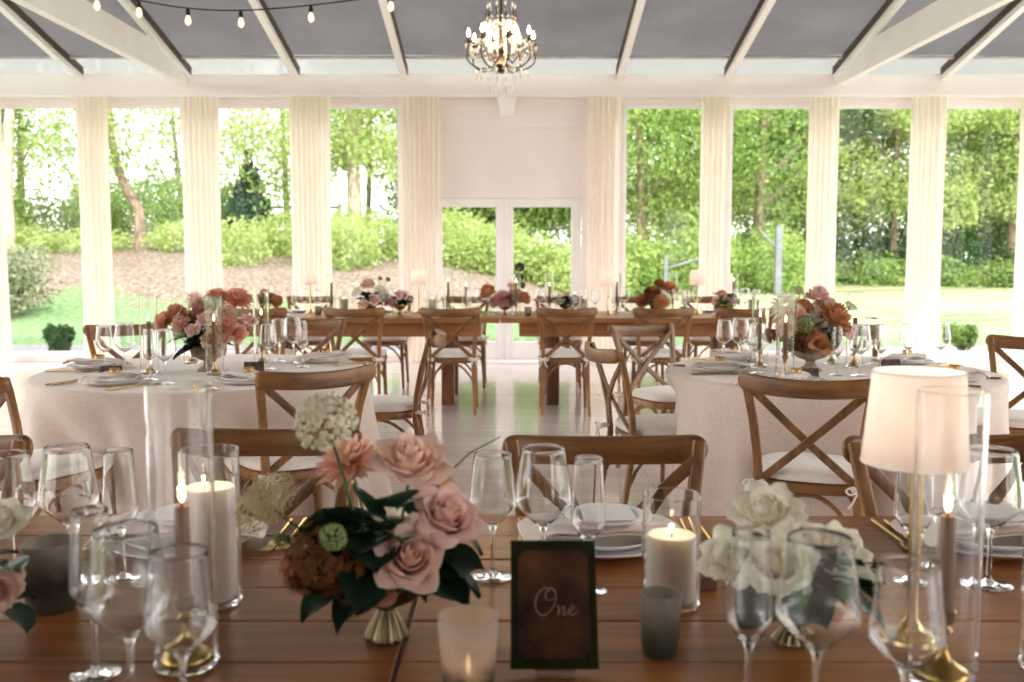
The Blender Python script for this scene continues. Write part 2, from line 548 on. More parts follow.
# ------------------------------------------------------------------ blooms
def rose_mesh(name, mat, seed=0, n=26, openness=1.0, ruffle=0.0, R=1.0):
    rnd = random.Random(seed); mb = MB()
    for k in range(n):
        t = (k+0.5)/n
        a = k*2.39996+rnd.uniform(-.2, .2)
        w = 1.25-0.45*t
        rb = R*(0.07+0.66*t**0.85)*openness
        h = R*(1.12-0.22*t)*rnd.uniform(.94, 1.05)
        curl = R*0.40*max(0, t-.25)*rnd.uniform(.7, 1.3)
        ph = rnd.uniform(0, 6.28)
        def fn(u, v, a=a, w=w, rb=rb, h=h, t=t, curl=curl, ph=ph):
            uu = u*2-1
            wid = w*(0.35+0.65*math.sin(min(1, v*1.15)*PI/2))*(1-0.25*max(0, v-.8)/.2)
            ang = a+uu*wid*(1-(.34 if t > .7 else .15)*max(0.0, (v-0.7)/0.3)**1.5)
            lip = max(0.0, (v-0.62)/0.38)
            rr = rb*(0.30+0.70*math.sin(v*PI/2)**0.8)+curl*lip*lip*(1-0.4*uu*uu)
            rr *= 1-0.09*uu
            rr *= 1-.62*(1-t)**1.6*v*v
            if t > .72: rr += R*.30*lip*(1-abs(uu))*(t-.5)
            rr += ruffle*R*v*math.sin(uu*9+ph)*0.08
            z = h*v-curl*1.15*lip**2-0.15*R*uu*uu*v*(0.4+t)
            z += ruffle*R*v*math.cos(uu*11+ph)*0.06
            return (rr*math.cos(ang), rr*math.sin(ang), z-0.5*R)
        mb.grid(fn, 6, 6)
    return mb.mesh(name, mat, True, 180)

def dahlia_mesh(name, mat, seed=0, n=150, wid=0.125, cup=0.45):
    rnd = random.Random(seed); mb = MB()
    for k in range(n):
        t = ((k+.5)/n)**0.62
        a = k*2.39996
        el = math.radians(84-118*t+rnd.uniform(-9, 9))
        L = (0.42+0.58*t)*rnd.uniform(.9, 1.06)
        base = 0.05+0.16*t
        ca, sa = math.cos(a), math.sin(a)
        W = wid*(0.55+0.6*t)
        def fn(u, v, el=el, L=L, ca=ca, sa=sa, W=W, base=base, t=t):
            uu = u*2-1
            e = el+cup*(v-.3)*(1 if t > .35 else -0.4)
            r = base+L*v*math.cos(e); z = L*v*math.sin(e)+0.22*(1-t)
            side = uu*W*math.sin(PI*min(1, 0.12+v*0.86))
            z2 = z+abs(uu)*W*0.5*math.sin(PI*v)
            return (r*ca-side*sa, r*sa+side*ca, z2-0.1)
        mb.grid(fn, 2, 4)
    return mb.mesh(name, mat, True, 180)

def carnation_mesh(name, mat, seed=0, n=95):
    """dense ruffled ball of short fan-shaped petals"""
    rnd = random.Random(seed); mb = MB()
    for k in range(n):
        t = ((k+.5)/n)**.7
        a = k*2.39996; el = math.radians(86-104*t+rnd.uniform(-24, 24))
        ca, sa = math.cos(a), math.sin(a); ph = rnd.uniform(0, 6); L = rnd.uniform(.45, .78); base = .16+.28*t; z0 = .30*(1-t)
        def fn(u, v, el=el, ca=ca, sa=sa, ph=ph, L=L, base=base, z0=z0):
            uu = u*2-1; W = .26*(.25+.75*v)
            e = el+.35*(v-.4)
            r = base+L*v*math.cos(e)-.06*uu*uu*v; z = z0+L*v*math.sin(e)-.05*uu*uu*v
            rf = .10*v*v*math.sin(uu*8+ph)
            r += rf*math.sin(el); z += rf*math.cos(el)+.03*v*math.cos(uu*10+ph)
            s = uu*W
            return (r*ca-s*sa, r*sa+s*ca, z-.1)
        mb.grid(fn, 6, 3)
    return mb.mesh(name, mat, True, 180)

def floret_ball_mesh(name, mat, seed=0, n=105, hemi=-0.4, r=0.125, flat=1.0):
    rnd = random.Random(seed); mb = MB()
    for k in range(n):
        z = 1-(1-hemi)*(k+.5)/n
        a = k*2.39996; q = math.sqrt(max(0, 1-z*z))
        d = Vector((q*math.cos(a), q*math.sin(a), z*flat))
        d = (d+Vector((rnd.uniform(-.07, .07), rnd.uniform(-.07, .07), rnd.uniform(-.07, .07)))).normalized()
        X = Matrix.Translation(d*rnd.uniform(.84, .98)) @ look_rot(d, rnd.uniform(0, 6)).to_matrix().to_4x4()
        rr = r*rnd.uniform(.8, 1.2)
        mb.lathe([(rr*.25, -rr*.9), (rr*.9, -rr*.2), (rr, rr*.15), (rr*.7, rr*.6), (0.0005, rr*.72)], 6, X=X)
    return mb.mesh(name, mat, True, 60)

def floret_cluster_mesh(name, mat, seed=0, n=330, hemi=-0.6):
    """hydrangea-like head: small four-petalled florets over a ball"""
    rnd = random.Random(seed); mb = MB()
    for k in range(n):
        z = 1-(1-hemi)*(k+.5)/n
        a = k*2.39996; q = math.sqrt(max(0, 1-z*z))
        d = Vector((q*math.cos(a), q*math.sin(a), z))+Vector((rnd.uniform(-.3, .3), rnd.uniform(-.3, .3), rnd.uniform(-.3, .3)))
        X = Matrix.Translation(d.normalized()*rnd.uniform(.72, 1.0)) @ look_rot(d, rnd.uniform(0, 6)).to_matrix().to_4x4()
        sz = rnd.uniform(.09, .15)
        for p in range(4):
            b = p*PI/2
            c, s_ = math.cos(b), math.sin(b)
            pts = [(0, 0, 0), (.55, -.42, .10), (1.0, -.18, .2), (1.0, .18, .2), (.55, .42, .10)]
            mb.add([((x*c-y*s_)*sz, (x*s_+y*c)*sz, zz*sz) for x, y, zz in pts], [(0, 1, 2, 3, 4)], X=X)
    return mb.mesh(name, mat, False)

def umbel_mesh(name, mat, seed=0, n=300):
    """flat lacy head of tiny florets on fine rays"""
    rnd = random.Random(seed); mb = MB()
    for k in range(n):
        r = math.sqrt((k+.5)/n); a = k*2.39996
        p = Vector((r*math.cos(a), r*math.sin(a), 0.25*(1-r*r)+rnd.uniform(-.05, .05)))
        rr = rnd.uniform(.04, .07)
        X = Matrix.Translation(p)
        mb.lathe([(rr*.3, -rr*.6), (rr, 0), (0.0005, rr*.7)], 5, X=X)
        if k % 6 == 0:
            mb.tube([(0, 0, -.75), tuple(p*0.6+Vector((0, 0, -.25))), tuple(p)], .012, 4)
    return mb.mesh(name, mat, True, 60)

def leaves_mesh(name, mat, spec, seed=0):
    """spec: list of (base, direction, length, width, droop)"""
    rnd = random.Random(seed); mb = MB()
    for (b, d, L, W, droop) in spec:
        d = Vector(d).normalized()
        sd = d.cross(Vector((0, 0, 1)))
        sd = sd.normalized() if sd.length > .01 else Vector((1, 0, 0))
        sd = (sd+Vector((0, 0, rnd.uniform(-.5, .5)))).normalized()
        up = sd.cross(d).normalized()
        b = Vector(b)
        def fn(u, v):
            uu = u*2-1
            wv = W*1.1*max(0, math.sin(PI*min(1, v*0.94+.06)**0.72))**.7
            return b+d*(L*v)+sd*(uu*wv)+up*(abs(uu)*W*.25)-Vector((0, 0, 1))*droop*L*v*v
        mb.grid(fn, 4, 6)
    return mb.mesh(name, mat, True, 180)
# ------------------------------------------------------------------ the building
HW, YB, YF, RY = 7.0, 11.9, -4.5, 4.0      # half width, far wall, wall behind the camera, ridge
EAVE, SLOPE = 3.36, 0.2217
def roof_z(y):
    return EAVE+0.06+SLOPE*((YB-y) if y >= RY else (YB-RY)-((RY-y)*(YB-RY)/(RY-YF)))

fl = MB().box(-HW-.1, HW+.1, YF-.1, YB+.12, -.12, 0).build('floor', M['floor'], smooth=False); struct(fl)

POSTS = [-6.25, -5.0, -3.75, -2.5, -1.25, 1.25, 2.5, 3.75, 5.0, 6.25]
wb = MB()
wb.box(-HW, HW, YB-.16, YB+.1, 3.10, 3.36)            # eave beam
wb.box(-HW, HW, YB-.06, YB+.08, 3.03, 3.10)           # window head
wb.box(-HW, -.95, YB-.07, YB+.1, 0, .085)             # bottom rail
wb.box(.95, HW, YB-.07, YB+.1, 0, .085)
for x in POSTS+[-HW+.06, HW-.06]:
    wb.box(x-.07, x+.07, YB-.05, YB+.08, .085, 3.03)
wb.box(-1.18, 1.18, YB-.03, YB+.07, 1.945, 3.03)        # panel over the doors
wb.box(-1.18, -.95, YB-.03, YB+.07, .085, 1.945)
wb.box(.83, 1.18, YB-.03, YB+.07, .085, 1.945)
struct(wb.build('wall_back', M['wall_white'], bevel=.004))
struct(MB().box(-1.18, 1.18, YB-.075, YB-.03, 2.76, 3.03).build('trim_1', M['wall_white'], bevel=.004))   # deeper lintel board
struct(MB().add([(-.17,YB-.2,3.10),(.06,YB-.2,3.10),(.06,YB-.06,3.10),(-.17,YB-.06,3.10),
                 (-.13,YB-.16,2.88),(.02,YB-.16,2.88),(.02,YB-.06,2.88),(-.13,YB-.06,2.88)],
                [(0,1,2,3),(7,6,5,4),(0,4,5,1),(1,5,6,2),(2,6,7,3),(3,7,4,0)]).build('trim_2', M['white'], smooth=False, bevel=.004))
struct(MB().box(-.97, .86, YB-.3, YB-.02, 0, .03).build('trim_3', M['white'], bevel=.004))                 # threshold

wn = 0
def window(x0, x1, y0, y1, z0, z1, ax):
    """fixed light: slim frame, glass as its part"""
    global wn
    wn += 1
    f = MB(); t = .035
    if ax == 'x':
        yc = (y0+y1)/2
        f.box(x0, x0+t, yc-.03, yc+.03, z0, z1); f.box(x1-t, x1, yc-.03, yc+.03, z0, z1)
        f.box(x0+t, x1-t, yc-.03, yc+.03, z0, z0+t); f.box(x0+t, x1-t, yc-.03, yc+.03, z1-t, z1)
        p = MB().add([(x0+t, yc, z0+t), (x1-t, yc, z0+t), (x1-t, yc, z1-t), (x0+t, yc, z1-t)], [(0, 1, 2, 3)])
    else:
        xc = (x0+x1)/2
        f.box(xc-.03, xc+.03, y0, y0+t, z0, z1); f.box(xc-.03, xc+.03, y1-t, y1, z0, z1)
        f.box(xc-.03, xc+.03, y0+t, y1-t, z0, z0+t); f.box(xc-.03, xc+.03, y0+t, y1-t, z1-t, z1)
        p = MB().add([(xc, y0+t, z0+t), (xc, y1-t, z0+t), (xc, y1-t, z1-t), (xc, y0+t, z1-t)], [(0, 1, 2, 3)])
    o = struct(f.build('window_%d' % wn, M['white'], smooth=False))
    p.build('window_pane', M['pane'], o, smooth=False)
for a, b in zip(POSTS[:-1], POSTS[1:]):
    if a == -1.25: continue
    window(a+.07, b-.07, YB, YB+.06, .085, 3.03, 'x')

# double doors
def door(n, x0, x1, hx):
    d = MB(); z0, z1 = .03, 1.94; gy0, gy1 = YB-.02, YB+.03
    sl = .072 if hx > 0 else .118; sr = .118 if hx > 0 else .072
    if hx < 0: sl, sr = .118, .13
    gx0, gx1 = x0+sl, x1-sr
    d.box(x0, gx0, gy0, gy1, z0, z1); d.box(gx1, x1, gy0, gy1, z0, z1)
    d.box(gx0, gx1, gy0, gy1, 1.84, z1); d.box(gx0, gx1, gy0, gy1, z0, .24)
    o = struct(d.build('door_%d' % n, M['white'], bevel=.006))
    MB().add([(gx0, YB, .24), (gx1, YB, .24), (gx1, YB, 1.84), (gx0, YB, 1.84)], [(0, 1, 2, 3)]).build('door_glass', M['pane'], o, smooth=False)
    return o
d1 = door(1, -.945, -.062, -1)
d2 = door(2, -.056, .82, 1)
MB().tube([(.0, YB-.02, .95), (.0, YB-.07, .95), (.08, YB-.07, .95)], .009, 8).build('door_handle', M['iron'], d2)
struct(MB().box(-.075, -.043, YB-.045, YB-.02, .03, 1.94).build('trim_4', M['white'], bevel=.004))       # astragal

# glazed side walls; unseen wall behind the camera mostly solid to cut light
def glazed_side(name, x):
    m = MB(); s = 1 if x > 0 else -1
    x0, x1 = (x-.08, x+.08)
    m.box(x0, x1, YF, YB, 3.10, 3.36); m.box(x0, x1, YF, YB, 0, .085)
    ys = [YF+i*(YB-YF)/10 for i in range(11)]
    for y in ys: m.box(x0, x1, y-.07, y+.07, .085, 3.10)
    for y in (YF+2, RY, YB-2): m.box(x0, x1, y-.05, y+.05, 3.36, roof_z(y))
    struct(m.build(name, M['wall_white'], smooth=False))
    for a, b in zip(ys[:-1], ys[1:]): window(x, x, a+.07, b-.07, .085, 3.10, 'y')
glazed_side('wall_left', -HW); glazed_side('wall_right', HW)
m = MB(); m.box(-HW, HW, YF-.08, YF+.08, 2.5, 3.36); m.box(-HW, HW, YF-.08, YF+.08, 0, .9)
FX = [-6.2, -4.2, 4.2, 6.2]
for a, b in ((-HW, -6.13), (-4.27, 4.27), (6.13, HW)): m.box(a, b, YF-.08, YF+.08, .9, 2.5)
M['taupe'] = noisy('taupe_paint', lin((182, 168, 154)), lin((190, 176, 162)), 3, .7)  # darker tone chosen to lessen bounce off the unseen wall
struct(m.build('wall_front', M['taupe'], smooth=False))
for a, b in ((FX[0], FX[1]), (FX[2], FX[3])): window(a+.07, b-.07, YF, YF, .9, 2.5, 'x')

# ---- roof
RX = [-6.25, -5.0, -3.75, -2.5, -1.25, 0.0, 1.25, 2.5, 3.75, 5.0, 6.25]
def rafter_mb(x, w=.036, dep=.165):
    mb = MB()
    for (ya, yb) in ((YB-.1, RY), (YF+.1, RY)):
        za, zb = roof_z(ya), roof_z(yb)
        vs = []
        for (y, z) in ((ya, za), (yb, zb)):
            vs += [(x-w, y, z-dep), (x+w, y, z-dep), (x+w, y, z-.015), (x-w, y, z-.015)]
        fs = [(0,1,2,3),(7,6,5,4),(0,4,5,1),(1,5,6,2),(2,6,7,3),(3,7,4,0)]
        mb.add(vs, fs)
    return mb
M['gap_shadow'] = noisy('dark_gap_shadow', lin((70, 58, 52)), lin((92, 78, 70)), 12, .7)  # shadow of the gap beside each rafter, put in as dark colour
k = 0
for x in RX:
    if x == 0.0: continue
    k += 1
    rf = struct(rafter_mb(x).build('ceiling_rafter_%d' % k, M['white'], smooth=False))
    rk = MB()  # dark strips standing in for the shadow between rafter and roof shade
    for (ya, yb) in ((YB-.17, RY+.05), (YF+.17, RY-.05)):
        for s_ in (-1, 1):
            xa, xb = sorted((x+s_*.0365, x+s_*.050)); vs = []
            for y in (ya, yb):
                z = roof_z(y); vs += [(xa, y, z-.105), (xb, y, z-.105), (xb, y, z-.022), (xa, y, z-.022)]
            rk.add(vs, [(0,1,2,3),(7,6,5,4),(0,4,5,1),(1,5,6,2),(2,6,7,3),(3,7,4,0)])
    rk.build('gap_shadow_strip', M['gap_shadow'], rf, smooth=False)
struct(MB().box(-HW, HW, RY-.05, RY+.05, roof_z(RY)-.24, roof_z(RY)-.02).build('ceiling_ridge', M['white'], smooth=False))
struct(MB().box(-HW, HW, 8.45, 8.55, roof_z(8.5)-.12, roof_z(8.5)-.02).build('ceiling_purlin', M['white'], smooth=False))
for i, x in enumerate((-3.8, 3.8)):
    struct(MB().box(x-.045, x+.045, YF+.1, YB-.1, 3.235, 3.53).build('ceiling_tie_beam_%d' % (i+1), M['white'], smooth=False, bevel=.004))
# glass roof
m, nt, out = newmat('frosted_roof_glass')
tr = N(nt, 'ShaderNodeBsdfTranslucent'); tr.inputs['Color'].default_value = (.15, .155, .152, 1)
tp = N(nt, 'ShaderNodeBsdfTransparent'); tp.inputs['Color'].default_value = (.80, .82, .81, 1)
df = N(nt, 'ShaderNodeBsdfDiffuse'); df.inputs['Color'].default_value = (.8, .8, .8, 1)
nz = N(nt, 'ShaderNodeTexNoise', Scale=2.0, Detail=4.0)
rr = ramp(nt, [(.3, (.88, .88, .88)), (.7, (.97, .97, .97))]); nt.links.new(nz.outputs['Fac'], rr.inputs[0])
mx = N(nt, 'ShaderNodeMixShader'); nt.links.new(rr.outputs[0], mx.inputs[0])
nt.links.new(tp.outputs[0], mx.inputs[1]); nt.links.new(tr.outputs[0], mx.inputs[2])
mx2 = N(nt, 'ShaderNodeMixShader', Fac=.2); nt.links.new(mx.outputs[0], mx2.inputs[1]); nt.links.new(df.outputs[0], mx2.inputs[2])
nt.links.new(mx2.outputs[0], out.inputs['Surface'])
M['roof_glass'] = m
mb = MB()
e = YB+.25
mb.add([(-HW-.1, e, roof_z(e)+.02), (HW+.1, e, roof_z(e)+.02), (HW+.1, RY, roof_z(RY)+.02), (-HW-.1, RY, roof_z(RY)+.02),
        (HW+.1, YF-.2, EAVE+.03), (-HW-.1, YF-.2, EAVE+.03)], [(0, 3, 2, 1), (3, 5, 4, 2)])
struct(mb.build('ceiling', M['roof_glass'], smooth=False))
M['hem'] = noisy('pale_grey_hem', lin((188, 180, 180)), lin((206, 198, 198)), 12, .8)
# woven grey shades under the glass, one per bay
m, nt, out = newmat('woven_grey_shade')
tc = N(nt, 'ShaderNodeTexCoord')
wv = N(nt, 'ShaderNodeTexWave', Scale=9.0, Distortion=1.5, Detail=2.0, bands_direction='Y'); nt.links.new(tc.outputs['Object'], wv.inputs['Vector'])
nz = N(nt, 'ShaderNodeTexNoise', Scale=.9, Detail=4.0); nt.links.new(tc.outputs['Object'], nz.inputs['Vector'])
ad = N(nt, 'ShaderNodeMath', operation='MULTIPLY_ADD'); ad.inputs[1].default_value = .3
nt.links.new(wv.outputs['Fac'], ad.inputs[0]); nt.links.new(nz.outputs['Fac'], ad.inputs[2])
rr = ramp(nt, [(.3, lin((120, 116, 118))), (.9, lin((160, 155, 157)))]); nt.links.new(ad.outputs[0], rr.inputs[0])
df = N(nt, 'ShaderNodeBsdfDiffuse'); nt.links.new(rr.outputs[0], df.inputs['Color'])
tl = N(nt, 'ShaderNodeBsdfTranslucent'); nt.links.new(rr.outputs[0], tl.inputs['Color'])
tp = N(nt, 'ShaderNodeBsdfTransparent'); tp.inputs['Color'].default_value = (.8, .82, .84, 1)
mx = N(nt, 'ShaderNodeMixShader', Fac=SHADE_TRANSL); nt.links.new(df.outputs[0], mx.inputs[1]); nt.links.new(tl.outputs[0], mx.inputs[2])
mx2 = N(nt, 'ShaderNodeMixShader', Fac=SHADE_OPEN); nt.links.new(mx.outputs[0], mx2.inputs[1]); nt.links.new(tp.outputs[0], mx2.inputs[2])
nt.links.new(mx2.outputs[0], out.inputs['Surface'])
M['roof_shade'] = m
bays = [-HW, -6.25, -5.0, -3.75, -2.5, -1.25, 1.25, 2.5, 3.75, 5.0, 6.25, HW]
ordn = ['at the far left end of the roof', 'second from the left end of the roof', 'above the leftmost tall window', 'crossed by the left white tie beam',
        'left of the string lights\' last bulbs, third bay left of the chandelier', 'wide grey panel behind the crystal chandelier', 'first bay to the right of the chandelier',
        'second bay to the right of the chandelier', 'crossed by the right white tie beam', 'above the rightmost tall window', 'at the far right end of the roof']
ordn = ['at the far left end of the roof', 'second from the left end of the roof', 'above the window with two tree trunks', 'with the first four bulbs hanging in front',
        'just left of the wide chandelier bay', 'wide panel behind the crystal chandelier', 'narrow panel just right of the chandelier bay',
        'second panel right of the chandelier bay', 'beside the right tie beam, over the lamp', 'in the upper right corner above the last shrub window', 'at the far right end of the roof']
for i, (a, b) in enumerate(zip(bays[:-1], bays[1:])):
    y0 = YB-.52
    mb = MB()
    def fn(u, v, a=a, b=b):
        y = y0+(RY+.06-y0)*v
        sag = -.010*math.sin(u*PI)*(1+.5*math.sin(v*40+a*3))-.006*math.sin(v*23+u*2+a)
        return (a+.052+(b-a-.104)*u, y, roof_z(y)-.03+sag)
    mb.grid(fn, 6, 24)
    sh = mb.build('roof_shade', M['roof_shade'])
    mb2 = MB(); mb2.tube([(a+.053, y0+.02, roof_z(y0)-.05), (b-.053, y0+.02, roof_z(y0)-.05)], .034, 12, sx=1.0, sy=.55)
    tag(sh, 'grey woven roof shade '+ordn[i], 'roof shade', 'roof shades under the glass')
    mb2.build('bottom_hem', M['hem'], sh)
# unseen shade on the slope behind the camera, made opaque to cut light
for a, b in ((-HW, HW),):
    mb = MB(); mb.grid(lambda u, v: (a+.037+(b-a-.074)*u, RY-.06+(YF+.5-RY)*v, roof_z(RY-.06+(YF+.5-RY)*v)-.008), 2, 6)
    M['blackout'] = noisy('dense_grey_shade', lin((92, 90, 91)), lin((104, 101, 102)), 9, .9)
    sh = mb.build('roof_shade', M['blackout'])
    tag(sh, 'wide unseen grey roof shade behind the camera, made opaque to hold back light', 'roof shade')

# ---- curtains
CX = [(-5.86-.36, -5.86), (-5.03, -4.65), (-3.81, -3.36), (-2.57, -2.085), (-1.30, -.83), (.87, 1.245), (2.18, 2.49), (3.42, 3.755), (4.59, 4.99), (5.85, 6.22)]
cl = ['leftmost cream curtain cut off by the frame edge', 'cream curtain left of the window with the slanted tree trunk', 'cream curtain right of the slanted tree trunk, behind the coral flowers',
      'cream curtain behind the leftmost small table lamp', 'white curtain hanging left of the double doors', 'white curtain hanging right of the double doors',
      'narrow cream curtain behind the rightmost small table lamp', 'cream curtain behind the caramel and pink round table flowers', 'cream curtain between the last two windows on the right', 'cream curtain at the right edge of the photo']
rod = MB().tube([(-HW+.1, YB-.28, 3.098), (HW-.1, YB-.28, 3.098)], .012, 8).build('curtain_rod', M['white'])
tag(rod, 'thin white curtain rod along the top of the glass wall', 'curtain rod')
for i, (a, b) in enumerate(CX):
    rnd = random.Random(40+i); nf = max(4, int((b-a)/.058)); ph = rnd.uniform(0, 6)
    amp = [rnd.uniform(.6, 1.2) for _ in range(nf+3)]
    wv_ = rnd.uniform(-.02, .02)
    def fn(u, v, a=a, b=b, nf=nf, ph=ph, amp=amp, wv_=wv_):
        f = u*nf
        q = amp[int(f)]*(.030+.008*v)*math.sin(f*2*PI)+.012*math.sin(f*1.3+ph)
        mid = (a+b)/2
        x = a+(b-a)*u+.010*math.sin(f*4*PI+ph)
        nar = 1-.05*math.sin(PI*min(1, (1-v)*1.0))
        x = mid+(x-mid)*nar+wv_*(1-v)*v
        return (x, YB-.28+q, .03+3.052*v)
    mb = MB(); mb.grid(fn, nf*10, 10)
    c = mb.build('curtain', M['curtain'], angle=180)
    tag(c, cl[i], 'curtain', 'cream curtains along the glass wall')
# ------------------------------------------------------------------ outdoors
def sst(a, b, x):
    t = min(1, max(0, (x-a)/(b-a))); return t*t*(3-2*t)
def gz(x, y):
    h = -.1
    left = sst(3.5, -3.0, x)
    h += left*min(max(0, y-19.5), 13.5)*.122*sst(19.5, 26, y)
    h += .5*sst(26, 44, y)*(1-left)*.4
    h += .05*math.sin(x*.7+y*.3)*sst(14, 20, y)
    return h
mb = MB()
NX, NY = 70, 60
mb.grid(lambda u, v: ((u-.5)*110, 12.03+75*v**1.5, gz((u-.5)*110, 12.03+75*v**1.5)), NX, NY)
# apron around the building sides
mb.add([(-55, -30, -.1), (55, -30, -.1), (55, 12.03, -.1), (-55, 12.03, -.1)], [(0, 1, 2, 3)])
m, nt, out = newmat('lawn_and_leaf_litter')
tc = N(nt, 'ShaderNodeTexCoord')
sx = N(nt, 'ShaderNodeSeparateXYZ'); nt.links.new(tc.outputs['Object'], sx.inputs[0])
nz = N(nt, 'ShaderNodeTexNoise', Scale=.45, Detail=5.0); nt.links.new(tc.outputs['Object'], nz.inputs['Vector'])
nf = N(nt, 'ShaderNodeTexNoise', Scale=9.0, Detail=6.0); nt.links.new(tc.outputs['Object'], nf.inputs['Vector'])
def mth(op, a, b=None, c=None):
    n = N(nt, 'ShaderNodeMath', operation=op)
    for i, q in enumerate((a, b, c)):
        if q is None: continue
        if isinstance(q, (int, float)): n.inputs[i].default_value = q
        else: nt.links.new(q, n.inputs[i])
    return n.outputs[0]
grass = ramp(nt, [(.3, lin((70, 98, 62))), (.5, lin((100, 128, 86))), (.7, lin((132, 154, 110)))]); nt.links.new(nf.outputs['Fac'], grass.inputs[0])
dirt = ramp(nt, [(.3, lin((78, 67, 57))), (.5, lin((116, 103, 90))), (.7, lin((155, 144, 131)))]); nt.links.new(nf.outputs['Fac'], dirt.inputs[0])
dry = ramp(nt, [(.3, lin((146, 142, 108))), (.7, lin((190, 182, 150)))]); nt.links.new(nf.outputs['Fac'], dry.inputs[0])
# litter bank: left of x about 3, beyond y about 19
bank = mth('ADD', mth('MULTIPLY', sx.outputs[0], .06), mth('ADD', mth('MULTIPLY', sx.outputs[1], .42), mth('MULTIPLY', nz.outputs['Fac'], 5.0)))
bk = N(nt, 'ShaderNodeMapRange', interpolation_type='SMOOTHSTEP'); nt.links.new(bank, bk.inputs[0])
bk.inputs[1].default_value = 11.2; bk.inputs[2].default_value = 12.0
lf = N(nt, 'ShaderNodeMapRange', interpolation_type='SMOOTHSTEP'); nt.links.new(sx.outputs[0], lf.inputs[0])
lf.inputs[1].default_value = 5.5; lf.inputs[2].default_value = 2.0
far = N(nt, 'ShaderNodeMapRange', interpolation_type='SMOOTHSTEP'); nt.links.new(sx.outputs[1], far.inputs[0])
far.inputs[1].default_value = 36.0; far.inputs[2].default_value = 33.0
fac = mth('MULTIPLY', mth('MULTIPLY', bk.outputs[0], lf.outputs[0]), far.outputs[0])
dz = N(nt, 'ShaderNodeTexNoise', Scale=.33, Detail=3.0)
mp = N(nt, 'ShaderNodeMapping'); mp.inputs['Scale'].default_value = (.5, 2.2, 1); nt.links.new(tc.outputs['Object'], mp.inputs[0]); nt.links.new(mp.outputs[0], dz.inputs['Vector'])
dm = N(nt, 'ShaderNodeMapRange'); nt.links.new(dz.outputs['Fac'], dm.inputs[0]); dm.inputs[1].default_value = .34; dm.inputs[2].default_value = .58
rt = N(nt, 'ShaderNodeMapRange', interpolation_type='SMOOTHSTEP'); nt.links.new(sx.outputs[0], rt.inputs[0]); rt.inputs[1].default_value = 1.0; rt.inputs[2].default_value = 6.0
fy = N(nt, 'ShaderNodeMapRange', interpolation_type='SMOOTHSTEP'); nt.links.new(sx.outputs[1], fy.inputs[0]); fy.inputs[1].default_value = 15.0; fy.inputs[2].default_value = 18.0
dfac = mth('MULTIPLY', mth('MULTIPLY', dm.outputs[0], rt.outputs[0]), fy.outputs[0])
m1 = N(nt, 'ShaderNodeMix', data_type='RGBA'); nt.links.new(dfac, m1.inputs[0]); nt.links.new(grass.outputs[0], m1.inputs[6]); nt.links.new(dry.outputs[0], m1.inputs[7])
m2 = N(nt, 'ShaderNodeMix', data_type='RGBA'); nt.links.new(fac, m2.inputs[0]); nt.links.new(m1.outputs[2], m2.inputs[6]); nt.links.new(dirt.outputs[0], m2.inputs[7])
b = N(nt, 'ShaderNodeBsdfPrincipled', Roughness=.95); b.inputs['Specular IOR Level'].default_value = .1
nt.links.new(m2.outputs[2], b.inputs['Base Color'])
bp = N(nt, 'ShaderNodeBump', Strength=.6, Distance=.08); nt.links.new(nf.outputs['Fac'], bp.inputs['Height']); nt.links.new(bp.outputs[0], b.inputs['Normal'])
nt.links.new(b.outputs[0], out.inputs['Surface'])
g = mb.build('ground', m); struct(g)
M['gravel'] = noisy('grey_gravel', lin((84, 84, 88)), lin((150, 148, 150)), 30, .9, bump=.8)
struct(MB().box(-14, 14, 13.1, 14.9, -.13, -.085).build('path_gravel_border', M['gravel'], smooth=False))

# leaf clouds
def cloud_mesh(name, mat, blobs, n, size, seed, shell=.55):
    rng = np.random.default_rng(seed)
    vol = np.array([b[3]*b[4]*b[5] for b in blobs])**.8; vol /= vol.sum()
    idx = rng.choice(len(blobs), n, p=vol)
    B = np.array(blobs)[idx]
    d = rng.normal(size=(n, 3)); d /= np.linalg.norm(d, axis=1)[:, None]
    r = (shell**3+(1-shell**3)*rng.random(n))**(1/3)
    r *= 1+.18*rng.normal(size=n)*.6
    c = B[:, :3]+d*r[:, None]*B[:, 3:6]
    a = rng.normal(size=(n, 3)); a /= np.linalg.norm(a, axis=1)[:, None]
    b_ = np.cross(a, rng.normal(size=(n, 3))); b_ /= np.linalg.norm(b_, axis=1)[:, None]
    s = size*(.6+.8*rng.random(n))[:, None]
    q = np.cross(a, b_)*.18
    V = np.stack([c-a*s, c+b_*s*.5+q*s, c+a*s, c-b_*s*.5+q*s], 1).reshape(-1, 3)
    me = bpy.data.meshes.new(name)
    me.vertices.add(4*n); me.vertices.foreach_set('co', V.astype(np.float32).ravel())
    me.loops.add(4*n); me.loops.foreach_set('vertex_index', np.arange(4*n, dtype=np.int32))
    me.polygons.add(n); me.polygons.foreach_set('loop_start', np.arange(0, 4*n, 4, dtype=np.int32))
    me.materials.append(mat)
    me.update(calc_edges=True); me.validate()
    return me

M['leaf_bright'] = leafmat('bright_leaves', lin((127, 159, 81)), lin((200, 213, 141)), .55)
M['leaf_mid'] = leafmat('mid_leaves', lin((94, 133, 67)), lin((170, 194, 111)), .5)
M['leaf_dark'] = leafmat('dark_leaves', lin((55, 92, 54)), lin((116, 146, 84)), .4)
M['leaf_pine'] = leafmat('conifer_needles', lin((24, 52, 40)), lin((54, 88, 60)), .25)
M['leaf_pale'] = leafmat('pale_variegated_leaves', lin((94, 113, 79)), lin((168, 172, 137)), .4)
M['bark'] = noisy('bark', lin((96, 80, 66)), lin((150, 132, 114)), 5, .9, stretch=(3, 3, .6), bump=.6)
M['bark_pale'] = noisy('pale_bark', lin((158, 142, 126)), lin((202, 188, 172)), 5, .9, stretch=(3, 3, .6), bump=.5)

